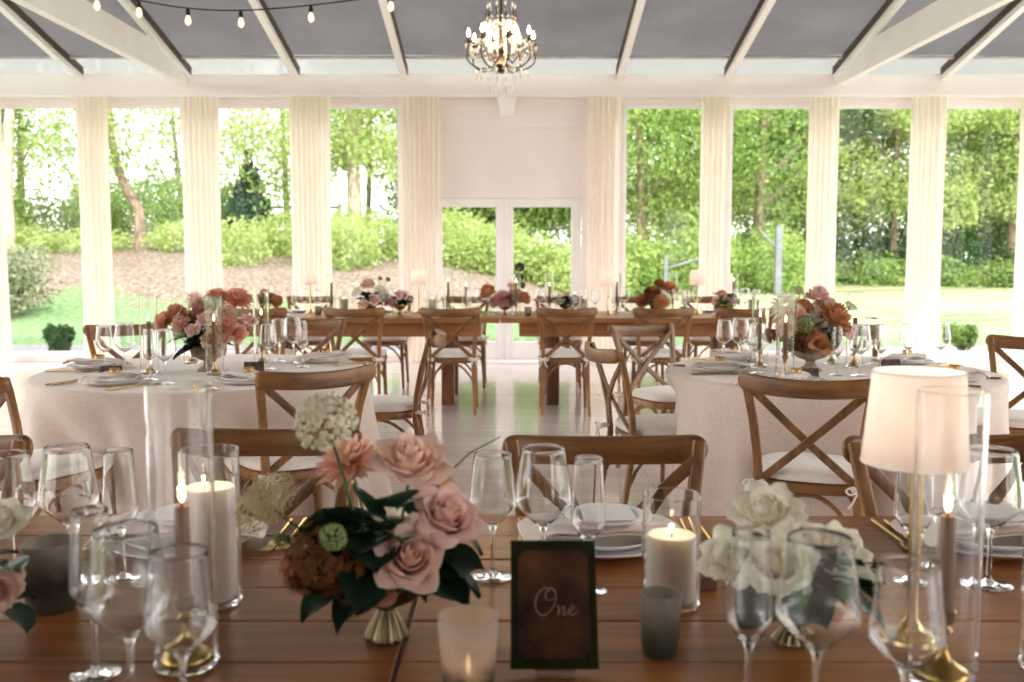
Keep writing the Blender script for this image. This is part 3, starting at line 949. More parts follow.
def crown_blobs(seed, h, w, n, z0):
    r = random.Random(seed); out = []
    for _ in range(n):
        t = r.random(); a = r.uniform(0, 6.283); q = w*(1-.55*abs(t-.45))*r.random()**.5
        s = r.uniform(.8, 1.7)*w*.32
        out.append((q*math.cos(a), q*math.sin(a), z0+(h-z0)*t, s*1.15, s*1.15, s*.8))
    return out
CROWN = {
    'bright': [cloud_mesh('crown', M['leaf_bright'], crown_blobs(11+i, 11, 3.6, 22, 2.2), 20000, .085, 5+i, .5) for i in range(2)],
    'mid': [cloud_mesh('crown', M['leaf_mid'], crown_blobs(21+i, 12, 3.8, 24, 1.8), 22000, .085, 15+i, .5) for i in range(2)],
    'dark': [cloud_mesh('crown', M['leaf_dark'], crown_blobs(31+i, 10, 3.4, 24, .8), 20000, .09, 25+i, .5) for i in range(2)],
    'sparse': [cloud_mesh('crown', M['leaf_bright'], crown_blobs(41+i, 12, 4.2, 15, 3.6), 9000, .085, 35+i, .3) for i in range(2)],
    'light': [cloud_mesh('crown', M['leaf_mid'], crown_blobs(51+i, 11, 3.6, 15, 2.4), 8000, .085, 45+i, .35) for i in range(2)],
}
def trunk_mb(h, r, lean, seed, fork=True):
    rd = random.Random(seed); mb = MB()
    if isinstance(lean, list):
        P = smoothp([(a, b) for a, b in lean], 3); n = len(P)
        mb.tube([(a, 0, b) for a, b in P], [r*(1.3-.3*min(1, i*4/n)-.4*i/n) for i in range(n)], 10)
        return mb
    pts = []; L = Vector(lean)
    for i in range(9):
        t = i/8
        pts.append(Vector((L.x*t+.08*math.sin(3*t+seed), L.y*t+.06*math.cos(4*t+seed), -.25+h*t)))
    mb.tube(pts, [r*(1.25-.25*min(1, i*1.5/8)-.55*i/8) for i in range(9)], 10)
    if fork:
        for k in range(5):
            p = pts[3+k]; a = rd.uniform(0, 6.28)
            e = p+Vector((math.cos(a), math.sin(a), 1.0))*h*.2
            mb.tube([p, p*.5+e*.5+Vector((0, 0, .1)), e], [r*.4, r*.28, r*.12], 6)
    return mb
def tree(kind, x, y, label, seed, s=1.0, trunk=None, rz=None):
    sd = random.Random(seed)
    t = thing('deciduous_tree' if kind != 'dark' else 'evergreen_tree', label, 'tree', (x, y, gz(x, y)), sd.uniform(0, 6.28) if rz is None else rz, 'trees beyond the lawn')
    me = CROWN[kind][seed % 2]
    put('crown', me, t, scale=s)
    h, r, lean, bark = trunk or (7.5, .16, (.3, .2, 0), 'bark')
    trunk_mb(h*s, r, lean, seed).build('trunk', M[bark], t)
    return t
TREES = [
 ('light', -15.6, 31, 'tree with a pale grey straight trunk seen through the leftmost full window', 1, 1.0, (8, .19, [(0, -.2), (.02, 1.5), (.12, 3.4), (.3, 5.2), (.5, 8)], 'bark_pale')),
 ('light', -18.2, 37, 'thinner tree behind the pale grey straight trunk at far left', 2, 1.05, (8, .15, (.3, .3, 0), 'bark')),
 ('dark', -20.5, 34, 'dark tree at the far left edge behind the left curtain', 3, .9, None),
 ('sparse', -11.95, 31.5, 'tree with a leaning curved brown trunk in the second left window', 4, .95, (8, .17, [(.25, -.2), (.25, .6), (.18, 1.3), (-.25, 2.05), (-.5, 3.1), (-.62, 4.3), (-.7, 6.2), (-.8, 8)], 'bark')),
 ('light', -13.8, 42, 'leafy tree behind the leaning curved trunk', 5, .75, None),
 ('sparse', -8.6, 38, 'thin-leaved tree before the white sky, left of the small conifer', 6, .95, (9, .12, (.4, 0, 0), 'bark')),
 ('sparse', -6.3, 44, 'pale feathery tree against the brightest sky right of the conifer', 7, 1.0, (9, .12, (-.4, 0, 0), 'bark')),
 ('bright', -5.3, 33.5, 'pale trunked tree between the lamp curtain and the door curtain', 8, .95, (8, .24, (.2, .2, 0), 'bark_pale')),
 ('mid', -3.6, 37, 'green tree just left of the double doors', 9, 1.0, None),
 ('dark', -1.6, 40, 'dark tree behind the left glass door', 10, .95, None),
 ('bright', .4, 38, 'tree with a pale thin trunk behind the right glass door', 11, .95, (8, .12, (.2, 0, 0), 'bark_pale')),
 ('mid', 2.6, 41, 'tree hidden mostly by the curtain right of the doors', 12, 1.0, None),
 ('mid', 4.6, 35, 'full green tree filling the first window right of the doors', 13, .9, (7, .2, (.3, .2, 0), 'bark')),
 ('bright', 6.9, 40, 'yellow-green tree at the top of the first window right of the doors', 14, 1.05, None),
 ('mid', 9.0, 37, 'green tree behind the pale post, second window right of the doors', 15, 1.0, (8, .2, (.4, .2, 0), 'bark')),
 ('bright', 11.2, 42, 'bright tree right of the pale post', 16, 1.05, None),
 ('dark', 12.8, 40, 'dark tree left of centre in the third right window', 17, 1.0, None),
 ('bright', 14.6, 38, 'light green tree in the third right window', 18, 1.0, None),
 ('mid', 17.0, 41, 'tall tree behind the last wide curtain on the right', 19, 1.1, None),
 ('bright', 18.8, 38, 'light leafy tree over the last window\'s shrub', 20, 1.0, None),
 ('dark', 20.4, 42, 'dark tree deep in the last window on the right', 21, 1.0, None),
 ('mid', 22.0, 39, 'green tree at the right edge of the view', 22, 1.0, None),
 ('mid', -23.5, 42, 'large tree outside the left edge of the windows', 23, 1.1, None),
 ('mid', -1.0, 48, 'tall tree far behind the double doors', 24, 1.15, None),
 ('bright', 8.5, 50, 'tall bright tree far behind the pale post', 25, 1.2, None),
 ('mid', 15.5, 50, 'tall tree far behind the right windows', 26, 1.2, None),
 ('bright', 22.5, 50, 'tall bright tree far behind the right edge', 27, 1.2, None),
]
for a in TREES: tree(*a, rz=0.0 if a[6] and isinstance(a[6][2], list) else None)
# conifer
t = thing('conifer_tree', 'small dark conifer in the third window from the left', 'tree', (-8.5, 32.5, gz(-8.5, 32.5)), 0, 'trees beyond the lawn')
put('crown', cloud_mesh('crown', M['leaf_pine'], [(0, 0, .3+.5*i, 1.0-.17*i, 1.0-.17*i, .42) for i in range(6)], 5200, .09, 77, .3), t)
trunk_mb(2.6, .07, (0, 0, 0), 3, False).build('trunk', M['bark'], t)
# undergrowth nobody could count
def under(name, mat, x0, x1, y0, y1, n, h, seed, leaves, size=.09):
    r = random.Random(seed); bl = []
    for _ in range(n):
        x = r.uniform(x0, x1); y = r.uniform(y0, y1); s = r.uniform(.6, 1.1)
        bl.append((x, y, gz(x, y)+h*.35*s, 1.1*s, .9*s, h*.6*s))
    o = put(name, cloud_mesh(name, mat, bl, leaves, size, seed, .4))
    return tag(o, kind='stuff')
tag(under('undergrowth', M['leaf_mid'], -24, -7, 32.5, 37, 50, 2.7, 1, 48000, .075), 'green bushy undergrowth along the top of the litter bank', 'undergrowth')
tag(under('undergrowth', M['leaf_bright'], -22, -9, 30.6, 32.5, 34, .9, 2, 20000, .065), 'bright low weeds at the foot of the left trees', 'undergrowth')
tag(under('undergrowth', M['leaf_bright'], -8, 2.8, 27.5, 32, 44, 1.5, 3, 40000, .065), 'bright yellow-green brush behind the double doors', 'undergrowth')
tag(under('undergrowth', M['leaf_mid'], 2.8, 9.5, 31, 36, 34, 2.4, 4, 32000, .075), 'green brush below the trees right of the doors', 'undergrowth')
tag(under('undergrowth', M['leaf_dark'], 9.0, 26, 37, 40, 46, 2.6, 5, 36000, .085), 'dark hedge-like brush along the back of the right lawn', 'undergrowth')
tag(under('undergrowth', M['leaf_mid'], 9.0, 26, 36.4, 38, 34, 1.2, 6, 20000, .075), 'low green growth at the foot of the right hedge', 'undergrowth')
# shrubs by the wall
def shrub(x, y, w, h, mat, label, seed, n=2600, size=.035):
    t = thing('boxwood_shrub', label, 'shrub', (x, y, -.1), 0, 'shrubs outside the glass')
    r = random.Random(seed)
    bl = [(r.uniform(-.5, .5)*w, r.uniform(-.4, .4)*w, h*r.uniform(.3, .78), w*.42, w*.42, h*.30) for _ in range(9)]
    put('foliage', cloud_mesh('foliage', mat, bl, n, size, seed, .3), t)
    mb = MB()
    for k in range(5): mb.tube([(0, 0, -.02), (r.uniform(-.1, .1), r.uniform(-.1, .1), h*.3), (r.uniform(-.3, .3)*w, r.uniform(-.3, .3)*w, h*.7)], .009, 5)
    mb.build('stems', M['twig'], t)
shrub(-6.22, 13.6, .23, .40, M['leaf_dark'], 'small round dark shrub outside the leftmost full window', 5)
shrub(6.18, 13.6, .25, .44, M['leaf_mid'], 'small pointed green shrub outside the last window on the right', 6)
shrub(-10.6, 21.5, 1.6, 1.5, M['leaf_pale'], 'taller pale variegated shrub at the left edge of the lawn', 7, 4200, .06)
# pale posts of a netting frame on the lawn, white rail fence
def post(label, x, y, h, brace=None, r=.07):
    t = thing('netting_post', label, 'post', (x, y, gz(x, y)), 0)
    MB().box(-r, r, -r, r, -.2, h).build('upright', M['white_post'], t)
    if brace: MB().tube([(brace, 0, h*.92), (-.05, 0, h*.68)], .035, 8).build('brace', M['white_post'], t)
post('pale upright post with a slanted brace on the right lawn', 8.0, 30, 2.1, -.55, .09)
post('lower pale post with a slanted brace, first window right of the doors', 4.55, 29.5, 1.3, .95, .05)
f = thing('rail_fence', 'short white rail fence beside the small conifer', 'fence', (-7.6, 35.5, gz(-7.6, 35.5)), 0)
for k in range(3): MB().box(-1.5+1.5*k-.06, -1.5+1.5*k+.06, -.05, .05, -.2, 1.5).build('post', M['white_post'], f)
for z in (.5, .95, 1.35): MB().box(-1.6, 1.6, -.085, -.051, z-.06, z+.06).build('rail', M['white_post'], f)
# ------------------------------------------------------------------ cross-back chair: sitter looks along +Y
def make_chair():
    t = thing('cross_back_chair', '', 'chair')
    # seat ring
    mb = MB()
    def outline(s, z):
        pts = []
        for k in range(40):
            a = 2*PI*k/40
            c, q = math.cos(a), math.sin(a)
            x = .215*abs(c)**.62*(1 if c >= 0 else -1); y = .205*abs(q)**.62*(1 if q >= 0 else -1)
            x *= 1+.10*(y/.205)*.5
            pts.append((x*s, y*s, z))
        return pts
    def loft(mb, rings):
        n = len(rings[0]); vs = [p for r in rings for p in r]; fs = []
        for i in range(len(rings)-1):
            for k in range(n):
                a, b = i*n+k, i*n+(k+1) % n
                fs.append((a, b, b+n, a+n))
        fs.append(tuple(reversed(range(n)))); fs.append(tuple((len(rings)-1)*n+k for k in range(n)))
        mb.add(vs, fs)
    loft(mb, [outline(.94, .415), outline(.99, .42), outline(1.0, .435), outline(.99, .452), outline(.94, .458)])
    mb.build('seat', M['rail_wood'], t)
    mb = MB()
    loft(mb, [outline(.90, .459), outline(.97, .463), outline(.985, .478), outline(.96, .493), outline(.80, .503), outline(.4, .506)])
    mb.build('seat_cushion', M['cushion'], t, angle=60)
    # cushion ties at the two back posts
    for s in (-1, 1):
        mb = MB(); c = Vector((s*.185, -.225, .455))
        mb.tube([c+Vector((.026*math.cos(a), .022*math.sin(a), .004*math.sin(3*a))) for a in [k*2*PI/12 for k in range(13)]], .0065, 6)
        for q in (-1, 1):
            mb.tube(smooth3([c+Vector((0, -.024, 0)), c+Vector((q*.026, -.034, .013)), c+Vector((q*.044, -.034, .0)), c+Vector((q*.028, -.034, -.013)), c+Vector((0, -.026, 0))], 4), .0042, 5)
            mb.tube(smooth3([c+Vector((0, -.026, 0)), c+Vector((q*.012, -.038, -.02)), c+Vector((q*.022, -.036, -.045)), c+Vector((q*.036, -.037, -.062))], 3), .0042, 5)
        mb.build('cushion_tie', M['ribbon'], t)
    # back posts (rear leg and upright in one bent piece)
    for s in (-1, 1):
        P = [(s*.190, -.265, 0), (s*.184, -.230, .2), (s*.178, -.198, .42), (s*.186, -.208, .56), (s*.201, -.235, .70), (s*.219, -.268, .815), (s*.226, -.285, .866)]
        sec = [rrect(.0125, .0165, .007)]*len(P)
        MB().strip(P, [rrect(.0105, .0135, .006), rrect(.012, .015, .006), rrect(.0135, .0165, .007), rrect(.013, .0165, .007), rrect(.0125, .0165, .007), rrect(.0125, .0165, .007), rrect(.012, .016, .007)], (0, 1, 0)).build('back_post', M['chair_wood'], t)
        MB().tube([(s*.175, .155, .42), (s*.183, .165, .2), (s*.19, .172, 0)], [.019, .0165, .013], 10).build('front_leg', M['chair_wood'], t)
    # bent top rail, bowed to the back, with rounded ends
    mb = MB(); n = 30; rings = []
    for i in range(n+1):
        u = math.sin(PI/2*(-1+2*i/n))
        x = .250*u
        y = -.300-.058*(1-u*u)+.006
        hh = .0325*math.sqrt(max(0, 1-max(0, (abs(u)-.86)/.14)**2))+.0015
        th = .0120*math.sqrt(max(0, 1-max(0, (abs(u)-.95)/.05)**2))+.001
        zc = .847-.016*(1-u*u)
        ang = math.atan2(.096*u*.25/.25, .250)
        rings.append([(x-b*math.sin(ang)*0, y+b, zc+a-b*.28) for a, b in rrect(hh, th, min(th, hh)*.8, 3)])
    m_ = len(rings[0]); vs = [p for r in rings for p in r]; fs = []
    for i in range(n):
        for k in range(m_):
            a, b = i*m_+k, i*m_+(k+1) % m_
            fs.append((a, b, b+m_, a+m_))
    fs.append(tuple(reversed(range(m_)))); fs.append(tuple(n*m_+k for k in range(m_)))
    mb.add(vs, fs); mb.build('top_rail', M['rail_wood'], t, angle=50)
    # the crossed slats
    for s in (-1, 1):
        P = []
        for i in range(11):
            v = i/10
            x = s*(.214-.385*v)
            z = .825-.365*v
            yb = -.262+.068*v
            y = yb-.030*math.sin(PI*v)-(.007 if s > 0 else -.006)*math.sin(PI*v)
            P.append((x, y, z))
        MB().strip(P, rrect(.0055, .0155, .004), (0, 1, .2)).build('cross_slat', M['chair_wood'], t)
    # bent hoops that brace the legs under the seat
    def hoop(p0, p1, top):
        p0, p1, top = Vector(p0), Vector(p1), Vector(top)
        pts = []
        for i in range(15):
            v = i/14
            b = p0.lerp(p1, v); k = math.sin(PI*v)**.62
            mid = (p0+p1)/2
            pts.append(Vector((b.x+(top.x-mid.x)*k, b.y+(top.y-mid.y)*k, b.z+(top.z-mid.z)*k)))
        return MB().tube(pts, .0088, 8)
    hoop((-.186, -.222, .22), (.186, -.222, .22), (0, -.185, .412)).build('brace_hoop', M['chair_wood'], t)
    hoop((-.182, .168, .22), (.182, .168, .22), (0, .15, .412)).build('brace_hoop', M['chair_wood'], t)
    for s in (-1, 1):
        hoop((s*.188, -.222, .22), (s*.182, .168, .22), (s*.168, 0, .412)).build('brace_hoop', M['chair_wood'], t)
    return t
chair = Proto(make_chair())
def seat_at(x, y, fx, fy, label, group):
    return chair.at((x, y, 0), math.atan2(-fx, fy), 'wooden chair '+label, group)
GL, GF, GR, GFR = 'chairs around the left round table', 'chairs on the near side of the far long tables', 'chairs around the right round table', 'chairs along the front wooden table'
GB = 'chairs on the window side of the far long tables'
SEATS = []
def back_at(bx, by, fx, fy, label, group):
    l = math.hypot(fx, fy); fx, fy = fx/l, fy/l
    SEATS.append((bx+.29*fx, by+.29*fy))
    return seat_at(bx+.29*fx, by+.29*fy, fx, fy, label, group)
# front table, window side
for x, y, f, lb in ((-1.41, 2.37, (0, -1), 'at the far left of the front wooden table'), (-.625, 2.47, (0, -1), 'at the front table, behind the pillar candle and pink roses'),
                    (.225, 2.37, (0, -1), 'at the front table, behind the table number card and its glasses'), (1.045, 2.37, (.05, -1), 'at the front table, behind the big lit lamp')):
    back_at(x, y, f[0], f[1], lb, GFR)
# left round table
back_at(-.755, 3.82, -.55, .83, 'at the near right of the left round table, its back turned', GL)
back_at(-2.02, 3.66, .5, .86, 'at the left edge of the photo, near left of the left round table', GL)
back_at(-.44, 5.5, -1, -.04, 'in side view at the right of the left round table', GL)
back_at(-2.38, 6.12, .53, -.85, 'at the far left of the left round table before the curtain', GL)
back_at(-1.35, 6.6, .0, -1, 'at the far side of the left round table, behind its cluster of glasses', GL)
# right round table
back_at(.44, 4.74, .97, .2, 'in side view at the left of the right round table, nearest the aisle', GR)
back_at(.80, 6.12, .5, -.87, 'at the far left of the right round table, facing it', GR)
back_at(1.07, 3.57, .38, .92, 'at the near side of the right round table, its back turned', GR)
back_at(2.76, 5.2, -.5, -.87, 'at the right edge of the photo beside the right round table', GR)
back_at(2.02, 6.1, -.3, -.95, 'at the far side of the right round table behind the caramel flowers', GR)
# far long tables, near side
for x, lb in ((-2.04, 'leftmost on the near side of the far left long table'), (-1.26, 'in the middle of the near side of the far left long table'),
              (-.49, 'on the near side of the far left long table, closest to the join'), (.435, 'on the near side of the far right long table, closest to the join'),
              (1.21, 'in the middle of the near side of the far right long table'), (1.87, 'rightmost on the near side of the far right long table')):
    back_at(x, 7.93, 0, 1, lb, GF)
for x, lb in ((-2.02, 'facing us behind the leftmost small lamp'), (-1.24, 'facing us behind the blush flowers of the far left long table'), (-.46, 'facing us behind the far left long table, closest to the doors'),
              (.47, 'facing us behind the small white posy of the far right long table'), (1.27, 'facing us behind the rust flowers of the far right long table'), (1.95, 'facing us behind the rightmost small lamp')):
    back_at(x, 10.0, 0, -1, lb, GB)

# ------------------------------------------------------------------ tables
def farm_table(x0, x1, y0, y1, mat, label, group=None, th=.042, stretch=True, inset=.45):
    t = thing('farm_table', label, 'table', ((x0+x1)/2, (y0+y1)/2, 0), 0, group)
    L, W = (x1-x0)/2, (y1-y0)/2
    mb = MB(); n = 7; w = 2*W/n
    rnd = random.Random(int(x0*100))
    for k in range(n):
        a = -W+k*w
        mb.box(-L, L, a+.0012, a+w-.0012, .76-th, .76-rnd.uniform(0, .0012))
    mb.build('tabletop', mat, t, smooth=False, bevel=.0025)
    mb = MB(); i = .085
    mb.box(-L+.16, L-.16, -W+i, -W+i+.03, .595, .76-th); mb.box(-L+.16, L-.16, W-i-.03, W-i, .595, .76-th)
    mb.box(-L+.16, -L+.19, -W+i+.03, W-i-.03, .595, .76-th); mb.box(L-.19, L-.16, -W+i+.03, W-i-.03, .595, .76-th)
    mb.build('apron', mat, t, smooth=False, bevel=.003)
    for s in (-1, 1):
        x = s*(L-inset)
        lg = MB().box(x-.055, x+.055, -W+.14, -W+.25, 0, .76-th)
        lg.box(x-.055, x+.055, W-.25, W-.14, 0, .76-th)
        if stretch: lg.box(x-.045, x+.045, -W+.25, W-.25, .10, .19)
        lg.box(x-.045, x+.045, -W+.2, W-.2, .60, .715)
        lg.build('trestle', M['leg_wood'], t, smooth=False, bevel=.006)
    if stretch: MB().box(-L+.5, L-.5, -.04, .04, .11, .18).build('stretcher', M['leg_wood'], t, smooth=False, bevel=.005)
    return t
farm_table(-2.60, -.1605, 1.02, 2.088, M['table_wood'], 'dark stained plank table in front, left of the join, under the pink flowers', inset=.10)
farm_table(-.1535, 2.29, 1.02, 2.088, M['table_wood'], 'dark stained plank table in front, right of the join, with card and lamp', inset=.10)
farm_table(-2.52, -.103, 8.36, 9.37, M['far_wood'], 'honey brown plank table by the glass doors, left one of the far pair', stretch=False)
farm_table(-.097, 2.35, 8.36, 9.37, M['far_wood'], 'honey brown plank table by the glass doors, right one of the far pair', stretch=False)

def round_table(cx, cy, label, clabel, seed):
    R = .755
    t = thing('round_table', label, 'table', (cx, cy, 0))
    MB().lathe([(.0005, .725), (R, .725), (R, .748), (.0005, .748)], 64).build('tabletop', M['leg_wood'], t)
    MB().lathe([(.0005, 0), (.3, 0), (.3, .03), (.06, .06), (.05, .70), (.2, .724), (.0005, .724)], 32).build('pedestal', M['leg_wood'], t)
    rnd = random.Random(seed)
    ph = [rnd.uniform(0, 6.28) for _ in range(6)]
    def fold(a):
        return (.5+.5*math.sin(9*a+ph[0]))**2*.7+.45*(.5+.5*math.sin(14*a+ph[1]))**3+.25*math.sin(5*a+ph[2])
    dents = []
    for (sx_, sy_) in SEATS:
        d = math.hypot(sx_-cx, sy_-cy)
        if d < 1.2: dents.append((math.atan2(sy_-cy, sx_-cx), d-.235))
    rows = []
    for r in (0.0005, .25, .5, .68, .74): rows.append(('t', r))
    for k in range(7): rows.append(('c', k/6))
    for k in range(1, 15): rows.append(('s', k/14))
    SEG = 220; vs = []; fs = []
    for kind, q in rows:
        for k in range(SEG):
            a = 2*PI*k/SEG
            if kind == 't': r, z = q, .76
            elif kind == 'c':
                e = q*PI/2; r, z = .745+.022*math.sin(e), .738+.022*math.cos(e)
            else:
                z = .738*(1-q)+.004
                r = .767+.012*q+(.045*q+.105*q**1.25)*fold(a)
                for (da, tr_) in dents:
                    dd = (a-da+PI) % (2*PI)-PI
                    if r > tr_:
                        wgt = math.exp(-(dd/.33)**6)*min(1, max(0, (.70-z)/.16))
                        r += (tr_-r)*wgt
            vs.append((r*math.cos(a), r*math.sin(a), z))
    for i in range(len(rows)-1):
        for k in range(SEG):
            a, b = i*SEG+k, i*SEG+(k+1) % SEG
            fs.append((a, b, b+SEG, a+SEG))
    mb = MB(); mb.add(vs, fs)
    c = mb.build('tablecloth', M['linen'], None, (cx, cy, 0), angle=180)
    tag(c, clabel, 'tablecloth', 'blush tablecloths')
LC = (-1.45, 4.68); RC = (1.50, 4.68)
round_table(*LC, 'round table under the blush cloth on the left', 'floor-length blush linen cloth on the left round table', 3)
round_table(*RC, 'round table under the blush cloth on the right', 'floor-length blush linen cloth on the right round table', 8)
# ------------------------------------------------------------------ tableware prototypes
TT = .7605
FOOT = [(.0005, .0), (.034, .0), (.0355, .0012), (.034, .0026), (.016, .0046), (.006, .0085), (.0042, .016)]
def glass_proto(name, cat, bowl_o, bowl_i, stem_top, foot=1.0):
    t = thing(name, '', cat)
    MB().lathe([(r*foot, z) for r, z in FOOT], 28).build('foot', M['crystal'], t, angle=60)
    MB().lathe([(.0042, .016), (.0036, .045), (.0037, stem_top*.8), (.0048, stem_top-.008), (.0075, stem_top)], 14).build('stem', M['crystal'], t, angle=60)
    MB().lathe(bowl_o+bowl_i, 40).build('bowl', M['glass'], t, angle=80)
    return Proto(t)
def bowl(pts, th=.0009):
    o = pts; i = [(max(.0005, r-th*(1.8 if k < 5 else 1)), z+(.004 if k < 3 else .0022-.0003*min(7, k) if k < 8 else 0)) for k, (r, z) in enumerate(pts)]
    return o, [(pts[-1][0]-th/2, pts[-1][1]+.0008)]+list(reversed(i))
R_ = glass_proto('red_wine_glass', 'wine glass', *bowl(smoothp([(.0072, .096), (.016, .104), (.030, .1165), (.0445, .132), (.0488, .142), (.0462, .166), (.0412, .197), (.0365, .232)])), .098, 1.08)
W_ = glass_proto('white_wine_glass', 'wine glass', *bowl(smoothp([(.0070, .090), (.014, .097), (.026, .108), (.0385, .122), (.0418, .131), (.0395, .155), (.0358, .185), (.0325, .216)])), .092)
F_ = glass_proto('champagne_flute', 'flute', *bowl(smoothp([(.0068, .086), (.016, .095), (.027, .112), (.0290, .126), (.0275, .155), (.0255, .185), (.0232, .224)])), .086, .9)

def plate_proto(name, r, mat, h=.019):
    t = thing(name, '', 'plate')
    k = r/.135
    MB().lathe(smoothp([(.0005, .004), (.085*k, .004), (.094*k, .006), (.112*k, .012), (.131*k, h-.001), (.1348*k, h)], 3)+[(.1355*k, h-.0016), (.131*k, h-.004), (.095*k, .0015), (.08*k, 0), (.0005, 0)], 56).build('plate_body', M[mat], t, angle=60)
    return Proto(t)
DP = plate_proto('dinner_plate', .137, 'china'); SP = plate_proto('salad_plate', .108, 'china'); BP = plate_proto('bread_plate', .078, 'china', .014)
RP = plate_proto('dinner_plate', .135, 'china'); RS = plate_proto('salad_plate', .105, 'china')

def napkin_proto(L, W, drop, rest, seed, point=True):
    """folded linen laid across a plate, ends hanging towards the table"""
    t = thing('linen_napkin', '', 'napkin')
    rnd = random.Random(seed); ph = rnd.uniform(0, 6)
    def top(u, v):
        x = (u*2-1)*L; y = (v*2-1)
        w = W*(1-.32*max(0, u-.72)/.28 if point else 1)*(1+.08*math.sin(u*9+ph))
        e = max(0, abs(x)-rest)
        z = -drop*(e/(L-rest))**1.6
        z += .0028*math.sin(v*13+u*5+ph)+.003*math.sin(u*11+ph)*(.4+abs(y))
        return (x*(1-.12*(e/L)), y*w, z)
    for k, (ox, oz, sc) in enumerate(((0, 0, 1.0), (.006, .0052, .93))):
        mb = MB(); mb.grid(lambda u, v: tuple(np.array(top(u, v))*np.array((sc, sc, 1))+np.array((ox, 0, oz))), 24, 10)
        o = mb.build('napkin_fold', M['napkin'], t, angle=180)
        md = o.modifiers.new('thickness', 'SOLIDIFY'); md.thickness = .0036; md.offset = 1
        md2 = o.modifiers.new('soft', 'SUBSURF'); md2.levels = 1; md2.render_levels = 1
    return Proto(t)
NP = napkin_proto(.168, .074, .020, .113, 3); NR = napkin_proto(.156, .058, .016, .110, 5)

def cutlery(kind):
    mb = MB()
    if kind == 'knife':
        mb.tube([(0, .11, .004), (0, .03, .0045), (0, .0, .004)], [.0042, .0036, .0028], 8)
        mb.strip([(0, 0, .004), (0, -.06, .0035), (.002, -.105, .0035)], rrect(.0012, .0072, .001), (0, 0, 1))
    elif kind == 'fork':
        mb.tube([(0, .11, .004), (0, .03, .004), (0, -.045, .006)], [.0044, .003, .0026], 8)
        mb.strip([(0, -.045, .006), (0, -.06, .005), (0, -.075, .0048)], [rrect(.0014, .004, .001), rrect(.0014, .0105, .001), rrect(.0014, .011, .001)], (0, 0, 1))
        for k in range(4):
            x = -.0085+.0057*k
            mb.strip([(x, -.074, .0048), (x, -.10, .0055), (x, -.115, .0085)], rrect(.001, .0016, .0008), (0, 0, 1))
    else:
        mb.tube([(0, .11, .004), (0, .03, .004), (0, -.055, .005)], [.0044, .003, .0026], 8)
        X = Matrix.Translation((0, -.082, .005))
        mb.grid(lambda u, v: (.0145*v*math.cos(2*PI*u), -.025*v*math.sin(2*PI*u), -.0045*(1-v*v)+.003), 20, 5, X=X, closed=True)
    o = mb.build('dinner_'+kind if kind != 'spoon' else 'soup_spoon', M['gold'], None, bevel=0)
    tag(o, '', kind)
    if kind == 'spoon':
        md = o.modifiers.new('thickness', 'SOLIDIFY'); md.thickness = .0012
    return Proto(o)
KN, FK, SN = cutlery('knife'), cutlery('fork'), cutlery('spoon')

def tin_proto():
    t = thing('favour_tin', '', 'favour tin')
    MB().lathe([(.0005, 0), (.021, 0), (.022, .001), (.022, .013), (.0005, .013)], 28).build('tin_body', M['gold'], t)
    MB().lathe([(.0005, .0125), (.0228, .0125), (.0228, .018), (.0215, .019), (.0005, .019)], 28).build('lid', M['caramel'], t)
    return Proto(t)
TIN = tin_proto()
def flame_mb(s=1.0):
    s *= .85
    return MB().lathe([(.0004, 0), (.0035*s, .003*s), (.0055*s, .010*s), (.0048*s, .018*s), (.0024*s, .028*s), (.0004, .038*s)], 12)
def taper_proto(h, lit=True):
    t = thing('taper_candle', '', 'candle')
    MB().lathe([(.0005, 0), (.0112, 0), (.0108, h*.5), (.0098, h-.004), (.0085, h), (.0005, h-.002)], 18).build('wax_stick', M['taper_wax'], t)
    MB().tube([(0, 0, h-.003), (.0006, 0, h+.008)], .0011, 6).build('wick', M['wick'], t)
    if lit: flame_mb().build('flame', M['flame'], t, loc=(0, 0, h+.005))
    return Proto(t)
def stick_proto(mat, k=1.0):
    t = thing('candlestick', '', 'candlestick')
    MB().lathe([(r*k if z < .02 else r, z) for r, z in smoothp([(.0005, .0), (.031, 0), (.0335, .003), (.029, .008), (.015, .017), (.008, .030), (.006, .045)], 3)], 28).build('base', M[mat], t)
    MB().lathe(smoothp([(.006, .045), (.0058, .052), (.0115, .058), (.0065, .064), (.0125, .070), (.0150, .082), (.0150, .0845), (.0122, .0845), (.0120, .076), (.0005, .076)], 3), 28).build('candle_cup', M[mat], t)
    return Proto(t)
def cylinder_proto(r, h):
    t = thing('glass_hurricane', '', 'hurricane')
    MB().lathe([(r-.0018, h-.001), (r-.0018, h-.003), (r-.0018, .012), (r-.0018, .010), (.0005, .010)], 64).build('inner_wall', M['cylinder_glass'], t, angle=20)
    MB().lathe([(.0005, .0008), (r-.003, .0008), (r, .004), (r, .006), (r, h-.003), (r, h-.001), (r-.0005, h), (r-.0013, h), (r-.0018, h-.001)], 64).build('outer_wall', M['cylinder_glass'], t, angle=20)
    return Proto(t)
def pillar_proto(r, h, lit=True):
    t = thing('pillar_candle', '', 'candle')
    MB().lathe([(.0005, 0), (r-.001, 0), (r, .002), (r, h-.003), (r-.002, h), (r-.006, h-.001), (.0005, h-.006)], 36).build('wax_block', M['wax'], t)
    MB().tube([(0, 0, h-.007), (.001, 0, h+.004)], .0012, 6).build('wick', M['wick'], t)
    if lit: flame_mb(.42).build('flame', M['flame'], t, loc=(0, 0, h+.002))
    return Proto(t)
TP = taper_proto(.155); CS = stick_proto('brass'); CSR = stick_proto('brass_light', .78)
CY = cylinder_proto(.043, .385); CYR = cylinder_proto(.040, .36)

